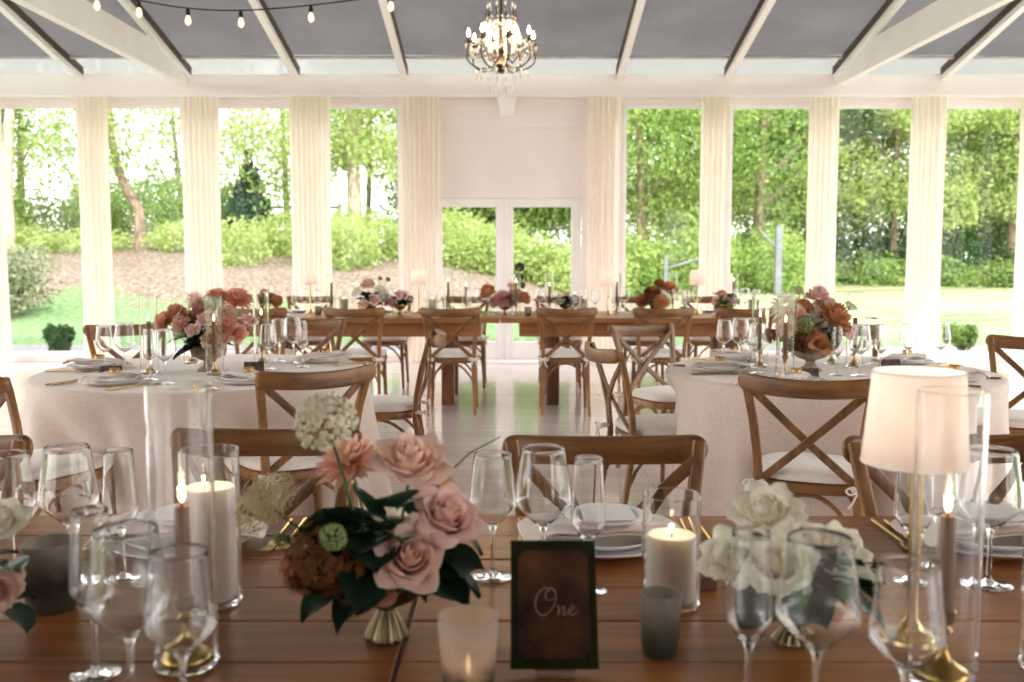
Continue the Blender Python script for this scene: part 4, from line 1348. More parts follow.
def table_lamp_proto():
    t = thing('table_lamp', '', 'lamp')
    MB().lathe(smoothp([(.0005, 0), (.044, 0), (.046, .004), (.044, .012), (.034, .016), (.020, .021), (.010, .030)], 3), 36).build('base', M['gold'], t)
    MB().lathe([(.010, .030), (.0065, .036), (.0062, .15), (.008, .152), (.008, .157), (.0062, .159), (.006, .285), (.0005, .285)], 16).build('pole', M['gold'], t)
    mb = MB(); b, tp, z0, z1 = .0745, .0625, .262, .392
    mb.lathe([(b, z0), (tp, z1), (tp-.0012, z1), (b-.0012, z0), (b, z0)], 56)
    mb.build('lamp_shade', M['shade'], t)
    for (r, z) in ((b-.0006, z0), (tp-.0006, z1)):
        mb = MB(); mb.tube([(r*math.cos(a), r*math.sin(a), z) for a in [k*2*PI/56 for k in range(57)]], .0016, 6, caps=False)
        mb.build('shade_rim', M['paper'], t)
    MB().lathe([(.0005, .285), (.009, .287), (.016, .305), (.014, .32), (.0005, .33)], 16).build('light_bulb', M['bulb_lit'], t)
    return Proto(t)
LAMP = table_lamp_proto()
lamp_spots = []
def lamp_at(x, y, label):
    o = LAMP.at((x, y, TT), 0, label+' with white fabric shade and gold pole', 'table lamps'); lamp_spots.append((x, y)); return o

# ------------------------------------------------------------------ flower arrangements
BL = {}
def bloom(kind, col):
    k = (kind, col)
    if k not in BL:
        sd = hash(kind+col) % 97 if False else sum(map(ord, kind+col)) % 97
        if kind == 'rose': BL[k] = rose_mesh('rose', M[col], sd)
        elif kind == 'garden_rose': BL[k] = rose_mesh('garden_rose', M[col], sd, 34, 1.05, .35)
        elif kind == 'carnation': BL[k] = carnation_mesh('carnation', M[col], sd)
        elif kind == 'dahlia': BL[k] = dahlia_mesh('dahlia', M[col], sd)
        elif kind == 'aster': BL[k] = dahlia_mesh('aster', M[col], sd, 70, .08, .15)
        elif kind == 'allium_head': BL[k] = floret_ball_mesh('allium_head', M[col], sd)
        elif kind == 'seed_pod': BL[k] = floret_ball_mesh('seed_pod', M[col], sd, 60, -.6, .2)
        elif kind == 'hydrangea': BL[k] = floret_cluster_mesh('hydrangea', M[col], sd)
        elif kind == 'lace_flower': BL[k] = umbel_mesh('lace_flower', M[col], sd)
    return BL[k]
VASES = {
    'fluted': ('antique', 'bronze', [(.0005, 0), (.027, 0), (.0295, .004), (.027, .010), (.021, .024), (.0135, .038), (.012, .044)], [(.012, .044), (.022, .050), (.046, .062), (.060, .080), (.062, .086), (.058, .086), (.044, .068), (.0005, .056)]),
    'stone': ('stone', 'stone', [(.0005, 0), (.050, 0), (.052, .006), (.046, .014), (.028, .026), (.022, .044), (.026, .052)], [(.026, .052), (.05, .060), (.076, .074), (.083, .094), (.084, .118), (.081, .120), (.076, .098), (.0005, .070)]),
    'silver': ('antique', 'antique', [(.0005, 0), (.026, 0), (.027, .003), (.018, .014), (.012, .024), (.013, .030)], [(.013, .030), (.03, .036), (.047, .052), (.050, .066), (.047, .066), (.0005, .046)]),
    'gold': ('brass', 'brass', [(.0005, 0), (.03, 0), (.031, .004), (.016, .016), (.012, .034), (.014, .042)], [(.014, .042), (.036, .050), (.058, .072), (.060, .086), (.057, .086), (.0005, .062)]),
}
def arrangement(label, x, y, vase, blooms, nleaf=16, leafm='dark_leaf', lr=.085, llen=.06, seed=1, vs=1.0, extra=(), group=None, face=.8):
    t = thing('flower_arrangement', label, 'flowers', (x, y, TT), 0, group)
    fm, bm, fp, bp = VASES[vase]
    v = MB().lathe([(r*vs, z*vs) for r, z in smoothp(bp, 3)], 40).build('vase_bowl', M[bm], t)
    MB().lathe([(r*vs, z*vs) for r, z in smoothp(fp, 3)], 48, flute=.11 if vase in ('fluted', 'silver') else 0, nfl=16).build('vase_foot', M[fm], v)
    vt = bp[4][1]*vs; vr = bp[4][0]*vs
    rnd = random.Random(seed)
    for i, (kind, col, dx, dy, dz, R) in enumerate(blooms):
        d = Vector((dx, dy, dz-vt))
        f = (d.normalized()+Vector((0, -face, .45))).normalized()
        if kind in ('lace_flower',): f = (d.normalized()*.6+Vector((0, -.6, .45))).normalized()
        if kind == 'rose_profile': pass
        o = put(kind, bloom(kind, col), t, (dx, dy, dz), look_rot(f, rnd.uniform(0, 6)), R)
        if kind != 'hydrangea':
            p1 = Vector((dx, dy, dz))-f*R*.4
            p0 = Vector((dx*.25, dy*.25, vt-.01))
            pm = p0.lerp(p1, .6)+Vector((0, 0, .01))
            MB().tube([p0, pm, p1], .0022 if kind != 'allium_head' else .0026, 6).build('stem', M['stem'], t)
    spec = []
    for k in range(nleaf):
        a = k*2.39996+rnd.uniform(-.3, .3); h = rnd.uniform(0, 1)
        b = (vr*.6*math.cos(a), vr*.6*math.sin(a), vt+lr*.75*h)
        d = (math.cos(a), math.sin(a), rnd.uniform(-.25, .8))
        spec.append((b, d, llen*rnd.uniform(.75, 1.25), llen*.46*rnd.uniform(.8, 1.2), rnd.uniform(.1, .5)))
    for e in extra: spec.append(e)
    leaves_mesh_o = put('foliage', leaves_mesh('foliage', M[leafm], spec, seed), t)
    # dark heart of the arrangement: packed small leaves between the stems
    spec = []
    for k in range(40):
        a = rnd.uniform(0, 6.28); q = rnd.random()**.5*vr*.95
        b = (q*math.cos(a), q*math.sin(a), vt-.005+rnd.random()*lr*.55)
        spec.append((b, (math.cos(a)+rnd.uniform(-.6, .6), math.sin(a)+rnd.uniform(-.6, .6), rnd.uniform(-.2, .9)), llen*.6, llen*.24, .2))
    put('filler_leaves', leaves_mesh('filler_leaves', M[leafm], spec, seed+9), t)
    return t
# ------------------------------------------------------------------ front tables
arr = arrangement('large arrangement of blush roses, brown hydrangea and white allium in a fluted gold footed bowl', -.183, 1.412, 'fluted', [
    ('allium_head', 'lace_white', -.089, .028, .311, .046), ('dahlia', 'peach', -.066, .080, .248, .052), ('rose', 'blush', .038, -.002, .262, .063),
    ('rose', 'dusty_pink', .092, -.022, .187, .058), ('rose', 'blush', .045, -.072, .142, .060), ('lace_flower', 'lace_beige', -.166, -.032, .210, .050),
    ('hydrangea', 'rust', -.083, -.050, .132, .056), ('hydrangea', 'rust', -.040, -.040, .108, .050), ('hydrangea', 'rust_deep', -.118, -.012, .105, .036),
    ('seed_pod', 'pod_green', -.059, -.098, .178, .018), ('aster', 'yellow', .078, .048, .226, .020), ('seed_pod', 'pod_green', -.142, -.042, .158, .010), ('carnation', 'blush', .002, -.062, .092, .022)],
    26, 'dark_leaf', .13, .068, 4, extra=[((-.03, .0, .17), (-.9, -.3, .1), .085, .045, .3), ((-.04, -.02, .14), (-.9, -.5, .35), .08, .042, .3), ((.0, -.03, .17), (.1, -.8, .5), .07, .042, .3), ((.02, -.03, .2), (-.1, -.6, .5), .06, .036, .3), ((.06, -.04, .1), (.8, -.5, -.1), .075, .04, .3), ((.08, -.02, .11), (.9, -.2, .3), .07, .036, .3),
    ((-.05, -.03, .165), (-1, -.25, .45), .075, .034, .35), ((-.02, -.04, .19), (.6, -.7, .35), .066, .03, .4), ((-.01, -.06, .15), (.2, -1, .2), .065, .034, .5), ((.05, .0, .20), (-.5, -.8, .4), .06, .026, .4),
    ((.075, -.02, .13), (.75, -.3, -.45), .075, .030, .3), ((-.06, -.04, .10), (-.6, -.6, -.35), .07, .03, .3), ((-.02, -.07, .12), (-.1, -.8, -.45), .06, .032, .3), ((-.02, -.02, .19), (-.2, -.3, .8), .06, .03, .3), ((.1, -.01, .17), (.6, .0, -.5), .05, .022, .3), ((.0, -.055, .165), (-.5, -.9, .1), .06, .032, .4)])
MB().tube([(.03, .03, .12), (.075, .05, .22), (.12, .055, .262), (.165, .06, .285)], [.0016, .0015, .0012, .0008], 5).build('twig', M['twig'], arr)
arrangement('low arrangement of cream white roses in a small footed silver-gold bowl, right of the card', .407, 1.401, 'silver', [
    ('garden_rose', 'white_petal', -.041, -.001, .190, .055), ('garden_rose', 'white_petal', -.095, -.021, .128, .050), ('garden_rose', 'white_petal', -.038, -.058, .134, .051), ('garden_rose', 'white_petal', .055, -.018, .136, .057)],
    32, 'dark_leaf', .08, .075, 6, extra=[((-.05, -.03, .08), (-.6, -.6, -.3), .075, .034, .35), ((.04, -.03, .09), (.7, -.4, -.2), .075, .034, .4), ((.0, -.05, .09), (.2, -1, -.1), .07, .034, .4), ((-.02, -.05, .09), (-.3, -1, -.2), .07, .034, .4), ((.05, -.02, .13), (.2, -.5, .4), .05, .026, .4), ((.06, 0, .1), (.9, .1, .1), .07, .03, .4)])
arrangement('white and pink-hearted roses with dark leaves cut by the left photo edge', -.80, 1.42, 'silver', [
    ('garden_rose', 'white_petal', .055, .0, .176, .042), ('garden_rose', 'blush', .078, -.06, .088, .036), ('garden_rose', 'white_petal', -.04, -.03, .13, .045)],
    18, 'dark_leaf', .07, .055, 8, extra=[((.07, -.03, .11), (.6, -.4, .3), .055, .028, .4), ((.08, -.04, .06), (.6, -.4, -.3), .05, .026, .3)])

lamp_at(.577, 1.401, 'big lit lamp in front at the right')

def setting(x, y, rz, who, front=True, tin=False, card=True, sides=3):
    """plates, napkin and cutlery of one place; rz turns the sitter's side from +Y"""
    X = Matrix.Translation((x, y, 0)) @ Matrix.Rotation(rz, 4, 'Z')
    def w(a, b): p = X @ Vector((a, b, 0)); return p.x, p.y
    g = 'front table places' if front else 'round table places'
    a, b = (DP, SP) if front else (RP, RS)
    a.at((x, y, TT), rz, 'lower white plate '+who, g+' dinner plates')
    if front:
        b.at((x, y, TT+.0085), rz, 'middle white plate '+who, g+' salad plates')
        NP.at((x, y, TT+.0365), rz+.12, 'folded blush napkin '+who, g+' napkins')
        BP.at((x, y, TT+.0482), rz, 'small top plate '+who, g+' small plates')
        o = MB().box(-.05, .05, -.05, .062, 0, .0012).build('menu_card', M['paper'], None, (x+.002, y-.0, TT+.0632), (0, 0, rz+.05+PI), smooth=False)
        tag(o, 'ivory menu card on the top plate '+who, 'menu card', 'ivory menu cards')
    else:
        b.at((x, y, TT+.0085), rz, 'white upper plate '+who, g+' upper plates')
        NR.at((x, y, TT+.0355), rz+PI/2+.15, 'folded blush napkin '+who, g+' napkins')
        if tin:
            TIN.at((x+.01, y+.005, TT+.047), rz, 'small gold tin '+who, 'gold favour tins')
    if sides & 1:
        KN.at((*w(-.138, .045), TT), rz, 'gold knife by the plates '+who, g+' knives')
        SN.at((*w(-.163, .05), TT), rz, 'gold spoon by the plates '+who, g+' spoons')
    if sides & 2:
        FK.at((*w(.178, .05), TT), rz, 'gold fork nearest the plates '+who, g+' forks')
        FK.at((*w(.205, .06), TT), rz, 'outer gold fork '+who, g+' forks')
setting(-.638, 1.872, 0, 'behind the pillar candle at left')
setting(.179, 1.872, 0, 'behind the table number card')
setting(.915, 1.872, 0, 'right of the big lit lamp')
def glass(p, x, y, label, group='glasses on the front table', s=None):
    nm = {id(R_): 'large clear wine glass ', id(W_): 'clear white-wine glass ', id(F_): 'slim clear champagne flute '}[id(p)]
    p.at((x, y, TT), random.uniform(0, 6), nm+label, group, s)
glass(W_, -.033, 1.682, 'just right of the pink roses, left of three'); glass(R_, .053, 1.655, 'behind the left edge of the number card'); glass(F_, .126, 1.612, 'behind the right edge of the number card')
glass(R_, -.755, 1.665, 'behind the dark votive, widest of the left cluster'); glass(W_, -.868, 1.69, 'at the left photo edge, above the white rose'); glass(F_, -.672, 1.675, 'right of the widest glass of the left cluster')
glass(R_, .806, 1.64, 'right of the big lamp, with its foot in view'); glass(W_, .755, 1.745, 'behind the tall candle cylinder on the right'); glass(F_, .680, 1.66, 'behind the lamp pole')
glass(F_, .290, 1.180, 'before the white roses, left of three near glasses'); glass(R_, .357, 1.128, 'before the white roses, middle of three near glasses'); glass(W_, .445, 1.088, 'right of three near glasses, before the lamp base')
glass(F_, -.556, 1.284, 'in front of the dark votive at the left'); glass(R_, -.462, 1.165, 'at the bottom left, between flute and tall candle'); glass(W_, -.386, 1.126, 'in front of the tall taper candle on the left')
# tall taper candles in glass cylinders
CY.at((-.444, 1.313, TT), 0, 'tall clear glass cylinder around the left taper candle', 'tall front hurricanes')
CS.at((-.444, 1.313, TT+.0112), 0, 'brass candlestick inside the left tall cylinder', 'front candlesticks')
TPF = taper_proto(.135)
TPF.at((-.444, 1.313, TT+.0865), 0, 'lit mocha taper candle in the left tall cylinder', 'front tapers')
CY.at((.564, 1.262, TT), 0, 'tall clear glass cylinder around the right taper candle, beside the lamp', 'tall front hurricanes')
CS.at((.564, 1.262, TT+.0112), 0, 'brass candlestick inside the right tall cylinder', 'front candlesticks')
TPF.at((.564, 1.262, TT+.0865), 0, 'lit mocha taper candle in front of the big lamp', 'front tapers')
# pillar candles in hurricanes
H1 = cylinder_proto(.046, .180); H2 = cylinder_proto(.0465, .250)
H1.at((.253, 1.545, TT), 0, 'clear glass hurricane around the pillar candle right of the number card', 'pillar hurricanes')
P1 = pillar_proto(.0395, .105); P1.at((.253, 1.545, TT+.0105), 0, 'ivory pillar candle right of the number card', 'pillar candles')
H2.at((-.481, 1.555, TT), 0, 'clear glass hurricane around the pillar candle at left', 'pillar hurricanes')
P2 = pillar_proto(.0395, .180); P2.at((-.481, 1.555, TT+.0105), 0, 'tall ivory pillar candle at left, behind the taper', 'pillar candles')
H1.at((.735, 1.30, TT), 0, 'clear glass hurricane cut by the right photo edge', 'pillar hurricanes')
P1.at((.735, 1.30, TT+.0105), 0, 'ivory pillar candle cut by the right photo edge', 'pillar candles')
# votives
def votive(x, y, rb, rt, h, mats, label, lit):
    t = thing('votive_holder', label, 'votive', (x, y, TT))
    zs = h*.42
    rr = lambda z: rb+(rt-rb)*(z/h)**.7
    MB().lathe([(.0005, 0), (rb-.002, 0), (rb, .003)]+[(rr(z), z) for z in (zs*.5, zs)]+[(rr(h*.7), h*.7), (rt, h), (rt-.003, h), (rr(h*.6)-.003, h*.6), (rr(zs)-.003, zs), (rb-.003, .008), (.0005, .008)], 40).build('cup', mats, t)
    if lit:
        MB().lathe([(.0005, .009), (rb-.006, .009), (rb-.006, .022), (.0005, .022)], 24).build('tealight', M['wax'], t)
        flame_mb(.8).build('flame', M['flame'], t, loc=(0, 0, .023))
    return t
def smoky(name, low, high, mid, h, tr):
    m, nt, out = newmat(name)
    tc = N(nt, 'ShaderNodeTexCoord'); s = N(nt, 'ShaderNodeSeparateXYZ'); nt.links.new(tc.outputs['Object'], s.inputs[0])
    nz = N(nt, 'ShaderNodeTexNoise', Scale=38.0, Detail=4.0); nt.links.new(tc.outputs['Object'], nz.inputs['Vector'])
    a = N(nt, 'ShaderNodeMath', operation='MULTIPLY_ADD'); a.inputs[1].default_value = 1/h; nt.links.new(s.outputs[2], a.inputs[0])
    b = N(nt, 'ShaderNodeMath', operation='MULTIPLY'); b.inputs[1].default_value = .45; nt.links.new(nz.outputs['Fac'], b.inputs[0]); nt.links.new(b.outputs[0], a.inputs[2])
    r = ramp(nt, [(.42, lin(low)), (.66, lin(mid)), (.98, lin(high))]); nt.links.new(a.outputs[0], r.inputs[0])
    p = N(nt, 'ShaderNodeBsdfPrincipled', Roughness=.45); nt.links.new(r.outputs[0], p.inputs['Base Color'])
    t = N(nt, 'ShaderNodeBsdfTranslucent'); nt.links.new(r.outputs[0], t.inputs['Color'])
    tp = N(nt, 'ShaderNodeBsdfTransparent'); tp.inputs['Color'].default_value = (.95, .93, .9, 1)
    mx = N(nt, 'ShaderNodeMixShader', Fac=tr); nt.links.new(p.outputs[0], mx.inputs[1]); nt.links.new(t.outputs[0], mx.inputs[2])
    m2 = N(nt, 'ShaderNodeMixShader', Fac=.16); nt.links.new(mx.outputs[0], m2.inputs[1]); nt.links.new(tp.outputs[0], m2.inputs[2])
    nt.links.new(m2.outputs[0], out.inputs['Surface']); return m
M['smoke_dark'] = smoky('dark_smoked_glass', (116, 114, 98), (172, 163, 152), (98, 95, 88), .105, .6)
M['smoke_grey'] = smoky('grey_marbled_glass', (104, 104, 92), (180, 171, 162), (128, 123, 112), .09, .6)
M['smoke_pale'] = smoky('pale_frosted_marbled_glass', (74, 66, 58), (200, 190, 182), (166, 156, 147), .1, .5)
votive(-.728, 1.531, .037, .044, .108, M['smoke_dark'], 'large dark smoked glass votive at the left', False)
votive(.207, 1.350, .0245, .029, .088, M['smoke_grey'], 'small grey marbled votive right of the number card', False)
votive(-.056, 1.232, .031, .039, .100, M['smoke_pale'], 'pale frosted votive with a glowing flame, left of the number card', True)

# table number card
t = thing('table_number_card', 'green and brown table number card reading One on a clear strip stand', 'table number', (.057, 1.282, TT), -.0)
lean = math.radians(28)
RX_ = Matrix.Rotation(-lean, 4, 'X')
cw, ch = .059, .172
def card(v, y=0.0): p = RX_ @ Vector((v[0], y, v[1])); return (p.x, p.y, p.z+.007)
mb = MB(); 
vs = [card(v, y) for y in (0, .003) for v in ((-cw, 0), (cw, 0), (cw, ch), (-cw, ch))]
mb.add(vs, [(0, 1, 2, 3), (7, 6, 5, 4), (0, 4, 5, 1), (1, 5, 6, 2), (2, 6, 7, 3), (3, 7, 4, 0)])
mb.build('card_board', M['card_green'], t, smooth=False)
iw, i0, i1, nr = .0485, .014, .158, .008
out_ = []
for (cx_, cz_, st) in ((iw, i1, PI), (-iw, i1, 1.5*PI), (-iw, i0, 0), (iw, i0, PI/2)):
    pts = [(cx_+nr*math.cos(st+PI/2*k/5), cz_+nr*math.sin(st+PI/2*k/5)) for k in range(6)]
    out_.append(list(reversed(pts)))
loop = [p for q in out_ for p in q]
mb = MB(); mb.add([card(p, -.0006) for p in loop], [tuple(range(len(loop)))])
mb.build('card_inset', M['card_brown'], t, smooth=False)
def stroke(pts, r):
    n = len(pts); P = smoothp(pts, 5)
    return MB().tube([card(p, -.0011) for p in P], [r*(.55+.6*abs(math.sin(i*PI/len(P)*2.2))) for i in range(len(P))], 5)
def sh(pts, ox, oz, s): return [(ox+x*s, oz+z*s) for x, z in pts]
O = [(.16, .98), (-.02, 1.0), (-.30, .72), (-.36, .30), (-.18, .02), (.10, .06), (.36, .40), (.42, .80), (.26, 1.0), (.08, .88), (.02, .66), (.14, .56), (.34, .62)]
n_ = [(-.26, .36), (-.16, .40), (-.16, .02), (-.14, .10), (.0, .36), (.10, .36), (.08, .06), (.16, .02), (.28, .14)]
e_ = [(-.20, .14), (.0, .22), (.10, .36), (.0, .42), (-.12, .26), (-.06, .04), (.10, .04), (.30, .20)]
ol = stroke(sh(O, -.012, .070, .036), .0006); ol.build('letter_O', M['ink'], t)
stroke(sh(n_, .0110, .0700, .030), .0006).build('letter_n', M['ink'], t)
stroke(sh(e_, .0245, .0700, .030), .0006).build('letter_e', M['ink'], t)
MB().box(-.028, .028, -.020, -.004, 0, .012).box(-.028, .028, .004, .05, 0, .012).box(-.028, .028, -.004, .004, 0, .006).build('strip_stand', M['acrylic'], t, smooth=False, bevel=.002)
o = MB().box(-.014, .014, -.02, .02, 0, .022).build('favour_box', M['mauve_box'], None, (.326, 1.63, TT), (0, 0, .1), smooth=False, bevel=.002)
tag(o, 'small dull mauve box between the pillar candle and the white roses', 'box')

# ------------------------------------------------------------------ round tables
def polar(c, r, deg): return c[0]+r*math.cos(math.radians(deg)), c[1]+r*math.sin(math.radians(deg))
def rset(c, x, y, who, tin=True, sides=3):
    rz = math.atan2(-(x-c[0]), (y-c[1]))
    setting(x, y, rz, who, False, tin, sides=sides)
rset(LC, -1.70, 4.20, 'nearest the camera on the left round table')
rset(LC, -2.00, 4.76, 'at the left rim of the left round table')
rset(LC, -1.14, 4.24, 'beside the turned chair back on the left round table')
rset(LC, -.96, 5.05, 'at the far right rim of the left round table')
rset(RC, .97, 4.66, 'at the left rim of the right round table')
rset(RC, 1.17, 5.16, 'at the far left rim of the right round table')
rset(RC, 1.20, 4.20, 'behind the turned chair back on the right round table')
rset(RC, 1.98, 4.98, 'behind the big lamp, far side of the right round table')
rset(RC, 1.93, 4.33, 'hidden mostly by the big lamp on the right round table')
arrangement('footed stone bowl of coral and pink flowers on the left round table', -1.427, 4.655, 'stone', [
    ('dahlia', 'coral', .131, .05, .342, .069), ('dahlia', 'coral', .032, .05, .351, .057), ('garden_rose', 'white_petal', .008, .0, .311, .074), ('rose', 'dusty_pink', .022, -.08, .256, .054), ('rose', 'peach', .048, -.13, .167, .050),
    ('rose', 'coral', .153, -.06, .185, .055), ('rose', 'dusty_pink', .199, .0, .241, .042), ('dahlia', 'coral', -.205, .0, .241, .057), ('carnation', 'coral', -.154, .02, .268, .053), ('rose', 'mauve', -.214, -.03, .206, .038),
    ('dahlia', 'mauve', -.087, .0, .25, .057), ('lace_flower', 'lace_white', -.116, -.06, .194, .055), ('aster', 'dusty_pink', -.067, .02, .343, .048), ('carnation', 'mauve', -.02, -.04, .30, .040), ('carnation', 'blush', .10, -.02, .27, .045), ('carnation', 'peach', -.10, -.08, .23, .040), ('rose', 'blush', -.03, -.12, .20, .042), ('carnation', 'coral', .11, -.09, .22, .040), ('lace_flower', 'lace_white', -.03, -.01, .31, .057), ('rose', 'peach', .10, -.10, .16, .037)],
    30, 'dark_leaf', .14, .085, 11, extra=[((-.03, -.06, .12), (-.7, -.6, -.15), .12, .045, .3), ((.0, -.06, .16), (-.3, -.9, .3), .11, .045, .3), ((-.06, -.05, .16), (-.8, -.5, .2), .11, .045, .4)])
arrangement('footed stone bowl of caramel, pink and white flowers on the right round table', 1.404, 4.655, 'stone', [
    ('aster', 'white_petal', -.126, .0, .316, .085), ('dahlia', 'blush', -.142, -.1, .22, .055), ('carnation', 'dusty_pink', .043, .05, .346, .057), ('carnation', 'dusty_pink', .081, .03, .30, .053), ('garden_rose', 'white_petal', .016, -.03, .262, .067),
    ('carnation', 'caramel', .091, -.06, .254, .074), ('carnation', 'caramel', -.041, .0, .297, .046), ('rose', 'caramel', .005, -.14, .140, .057), ('hydrangea', 'pod_green', -.059, -.1, .225, .046), ('hydrangea', 'rust', -.043, -.05, .155, .071), ('hydrangea', 'rust', .077, -.04, .16, .063),
    ('lace_flower', 'lace_beige', .19, .02, .305, .034), ('seed_pod', 'lace_beige', -.048, .05, .379, .021), ('carnation', 'mauve', -.206, -.05, .174, .034), ('rose', 'peach', .163, -.03, .182, .041), ('hydrangea', 'rust_deep', -.02, -.09, .17, .057), ('carnation', 'blush', -.09, -.06, .27, .045), ('carnation', 'peach', .13, .0, .23, .040), ('carnation', 'white_petal', .03, -.08, .22, .040)],
    34, 'dark_leaf', .13, .09, 12)
LS = 'in a tall cylinder, '
for (x, y, lb) in ((-1.664, 4.541, 'left of the coral flowers on the left round table'), (-1.352, 4.50, 'in front of the coral flowers on the left round table'), (-1.25, 4.95, 'right of the coral flowers on the left round table'), (-1.60, 4.95, 'behind the coral flowers on the left round table'),
                   (1.20, 4.80, 'left of the caramel flowers on the right round table'), (1.225, 4.44, 'in front of the caramel flowers on the right round table'), (1.66, 4.80, 'right of the caramel flowers on the right round table'), (1.60, 4.95, 'behind the caramel flowers on the right round table')):
    CYR.at((x, y, TT), 0, 'tall clear glass cylinder '+lb, 'round table hurricanes')
    CSR.at((x, y, TT+.0112), 0, 'small brass candlestick '+lb, 'round table candlesticks')
    TP.at((x, y, TT+.0865), 0, 'lit mocha taper candle '+lb, 'round table tapers')
RG = 'glasses on the round tables'
for p, x, y, lb in ((W_, -1.90, 4.62, 'nearest the left rim of the left round table'), (R_, -1.79, 4.58, 'second from the left on the left round table'), (R_, -1.475, 4.20, 'between the nearest plates and the coral flowers'), (F_, -1.585, 4.33, 'beside the left taper of the left round table'),
                    (R_, -1.10, 4.98, 'right of the coral flowers, tallest of that cluster'), (F_, -1.02, 4.82, 'rightmost of the cluster behind the turned chair'), (W_, -1.19, 5.06, 'at the back of the cluster right of the coral flowers'), (W_, -1.16, 4.72, 'at the front of the cluster right of the coral flowers'),
                    (W_, 1.07, 5.00, 'at the left of the right round table, smaller of two'), (R_, 1.125, 4.89, 'at the left of the right round table, larger of two'), (F_, 1.20, 5.02, 'behind the first two glasses of the right round table'), (R_, 1.13, 4.56, 'left of the front taper on the right round table'),
                    (F_, 1.475, 4.50, 'before the stone bowl on the right round table'), (R_, 1.575, 4.48, 'right of the stone bowl on the right round table'), (R_, 1.80, 4.95, 'above the big lamp shade, at its left'), (W_, 1.90, 4.75, 'above the big lamp shade, in the middle'), (R_, 2.03, 4.70, 'above the big lamp shade, at its right'), (F_, 1.72, 4.62, 'right of the right taper on the right round table')):
    glass(p, x, y, lb, RG)
for x, y, rz, lb in ((-1.80, 4.44, .5, 'by the nearest plates of the left round table'), (-1.20, 4.60, .2, 'before the glasses right of the coral flowers'), (1.30, 4.34, -.05, 'behind the turned chair on the right round table'), (1.80, 4.70, .1, 'above the big lamp shade')):
    mb = MB(); mb.add([(-.045, -.022, 0), (.045, -.022, 0), (.045, 0, .05), (-.045, 0, .05), (-.045, .022, 0), (.045, .022, 0)], [(0, 1, 2, 3), (3, 2, 5, 4)])
    o = mb.build('place_card', M['dark_card'], None, (x, y, TT), (0, 0, rz), smooth=False, solid=.0008)
    tag(o, 'dark mottled folded card '+lb, 'place card', 'dark place cards')

# ------------------------------------------------------------------ far long tables
for x, y, lb in ((-1.844, 9.10, 'leftmost of the four small lamps'), (-.853, 9.10, 'small lamp before the curtain left of the doors'), (.861, 8.914, 'small lamp before the curtain right of the doors'), (1.66, 8.914, 'rightmost of the four small lamps')):
    lamp_at(x, y, lb)
FG = 'flowers on the far long tables'
arrangement('bushy arrangement of blush flowers with dark pods on the far left long table', -1.266, 8.86, 'gold', [
    ('garden_rose', 'white_petal', -.11, -.03, .20, .065), ('garden_rose', 'white_petal', .10, -.02, .22, .065), ('rose', 'blush', .05, -.08, .13, .065), ('carnation', 'blush', -.02, .02, .27, .06), ('garden_rose', 'white_petal', .16, 0, .15, .06), ('seed_pod', 'black_pod', .09, .03, .32, .018), ('seed_pod', 'black_pod', .16, .03, .31, .02), ('rose', 'blush', -.05, -.08, .1, .06)], 20, 'dark_leaf', .12, .09, 21, group=FG)
arrangement('dusty pink roses beside the second small lamp on the far left long table', -1.0, 8.85, 'gold', [
    ('rose', 'dusty_pink', .02, -.03, .17, .07), ('rose', 'mauve', -.09, -.03, .12, .06), ('rose', 'mauve', -.05, -.06, .10, .05), ('rose', 'dusty_pink', .08, .0, .12, .05)], 18, 'dark_leaf', .08, .08, 22, group=FG)
arrangement('caramel and mauve flowers in a gold footed bowl at the join of the far tables', -.063, 8.80, 'gold', [
    ('dahlia', 'mauve', -.02, -.06, .15, .085), ('carnation', 'caramel', -.15, .0, .21, .07), ('carnation', 'caramel', .10, -.04, .17, .07), ('rose', 'coral', .06, .02, .26, .05), ('rose', 'blush', .10, .03, .30, .04), ('carnation', 'caramel', .17, .0, .15, .06), ('dahlia', 'mauve', -.09, -.03, .12, .06), ('seed_pod', 'black_pod', .13, .03, .42, .042), ('seed_pod', 'black_pod', .13, .03, .33, .036), ('seed_pod', 'black_pod', .15, .03, .26, .03)], 16, 'dark_leaf', .1, .08, 23, group=FG)
arrangement('small white posy with a dark leaf on the far right long table', .483, 8.95, 'gold', [
    ('garden_rose', 'white_petal', -.05, -.03, .13, .06), ('garden_rose', 'white_petal', .06, .0, .13, .055), ('rose', 'blush', .0, .03, .17, .05)], 18, 'dark_leaf', .1, .08, 24, group=FG)
arrangement('rust brown dahlias on the far right long table', 1.283, 8.86, 'gold', [
    ('dahlia', 'caramel', .12, .0, .24, .08), ('dahlia', 'rust_deep', -.02, -.03, .20, .08), ('dahlia', 'rust_deep', -.12, -.02, .13, .075), ('dahlia', 'caramel', .04, -.08, .12, .075), ('carnation', 'rust_deep', .03, .03, .27, .05), ('carnation', 'rust', -.06, .0, .2, .05)], 14, 'dark_leaf', .1, .08, 25, group=FG)
arrangement('small pink and peach flowers at the right end of the far right long table', 1.90, 8.90, 'gold', [
    ('rose', 'peach', .02, -.04, .13, .06), ('rose', 'dusty_pink', -.08, -.02, .12, .05), ('rose', 'coral', -.02, .02, .19, .05), ('rose', 'blush', .11, .0, .12, .05)], 22, 'olive_leaf', .1, .08, 26, group=FG)
arrangement('orange flowers with green leaves behind the leftmost small lamp', -2.22, 8.90, 'gold', [
    ('carnation', 'caramel', .12, -.03, .12, .06), ('carnation', 'coral', .0, .02, .18, .05), ('rose', 'coral', -.1, .0, .15, .05)], 20, 'olive_leaf', .1, .09, 27, group=FG)
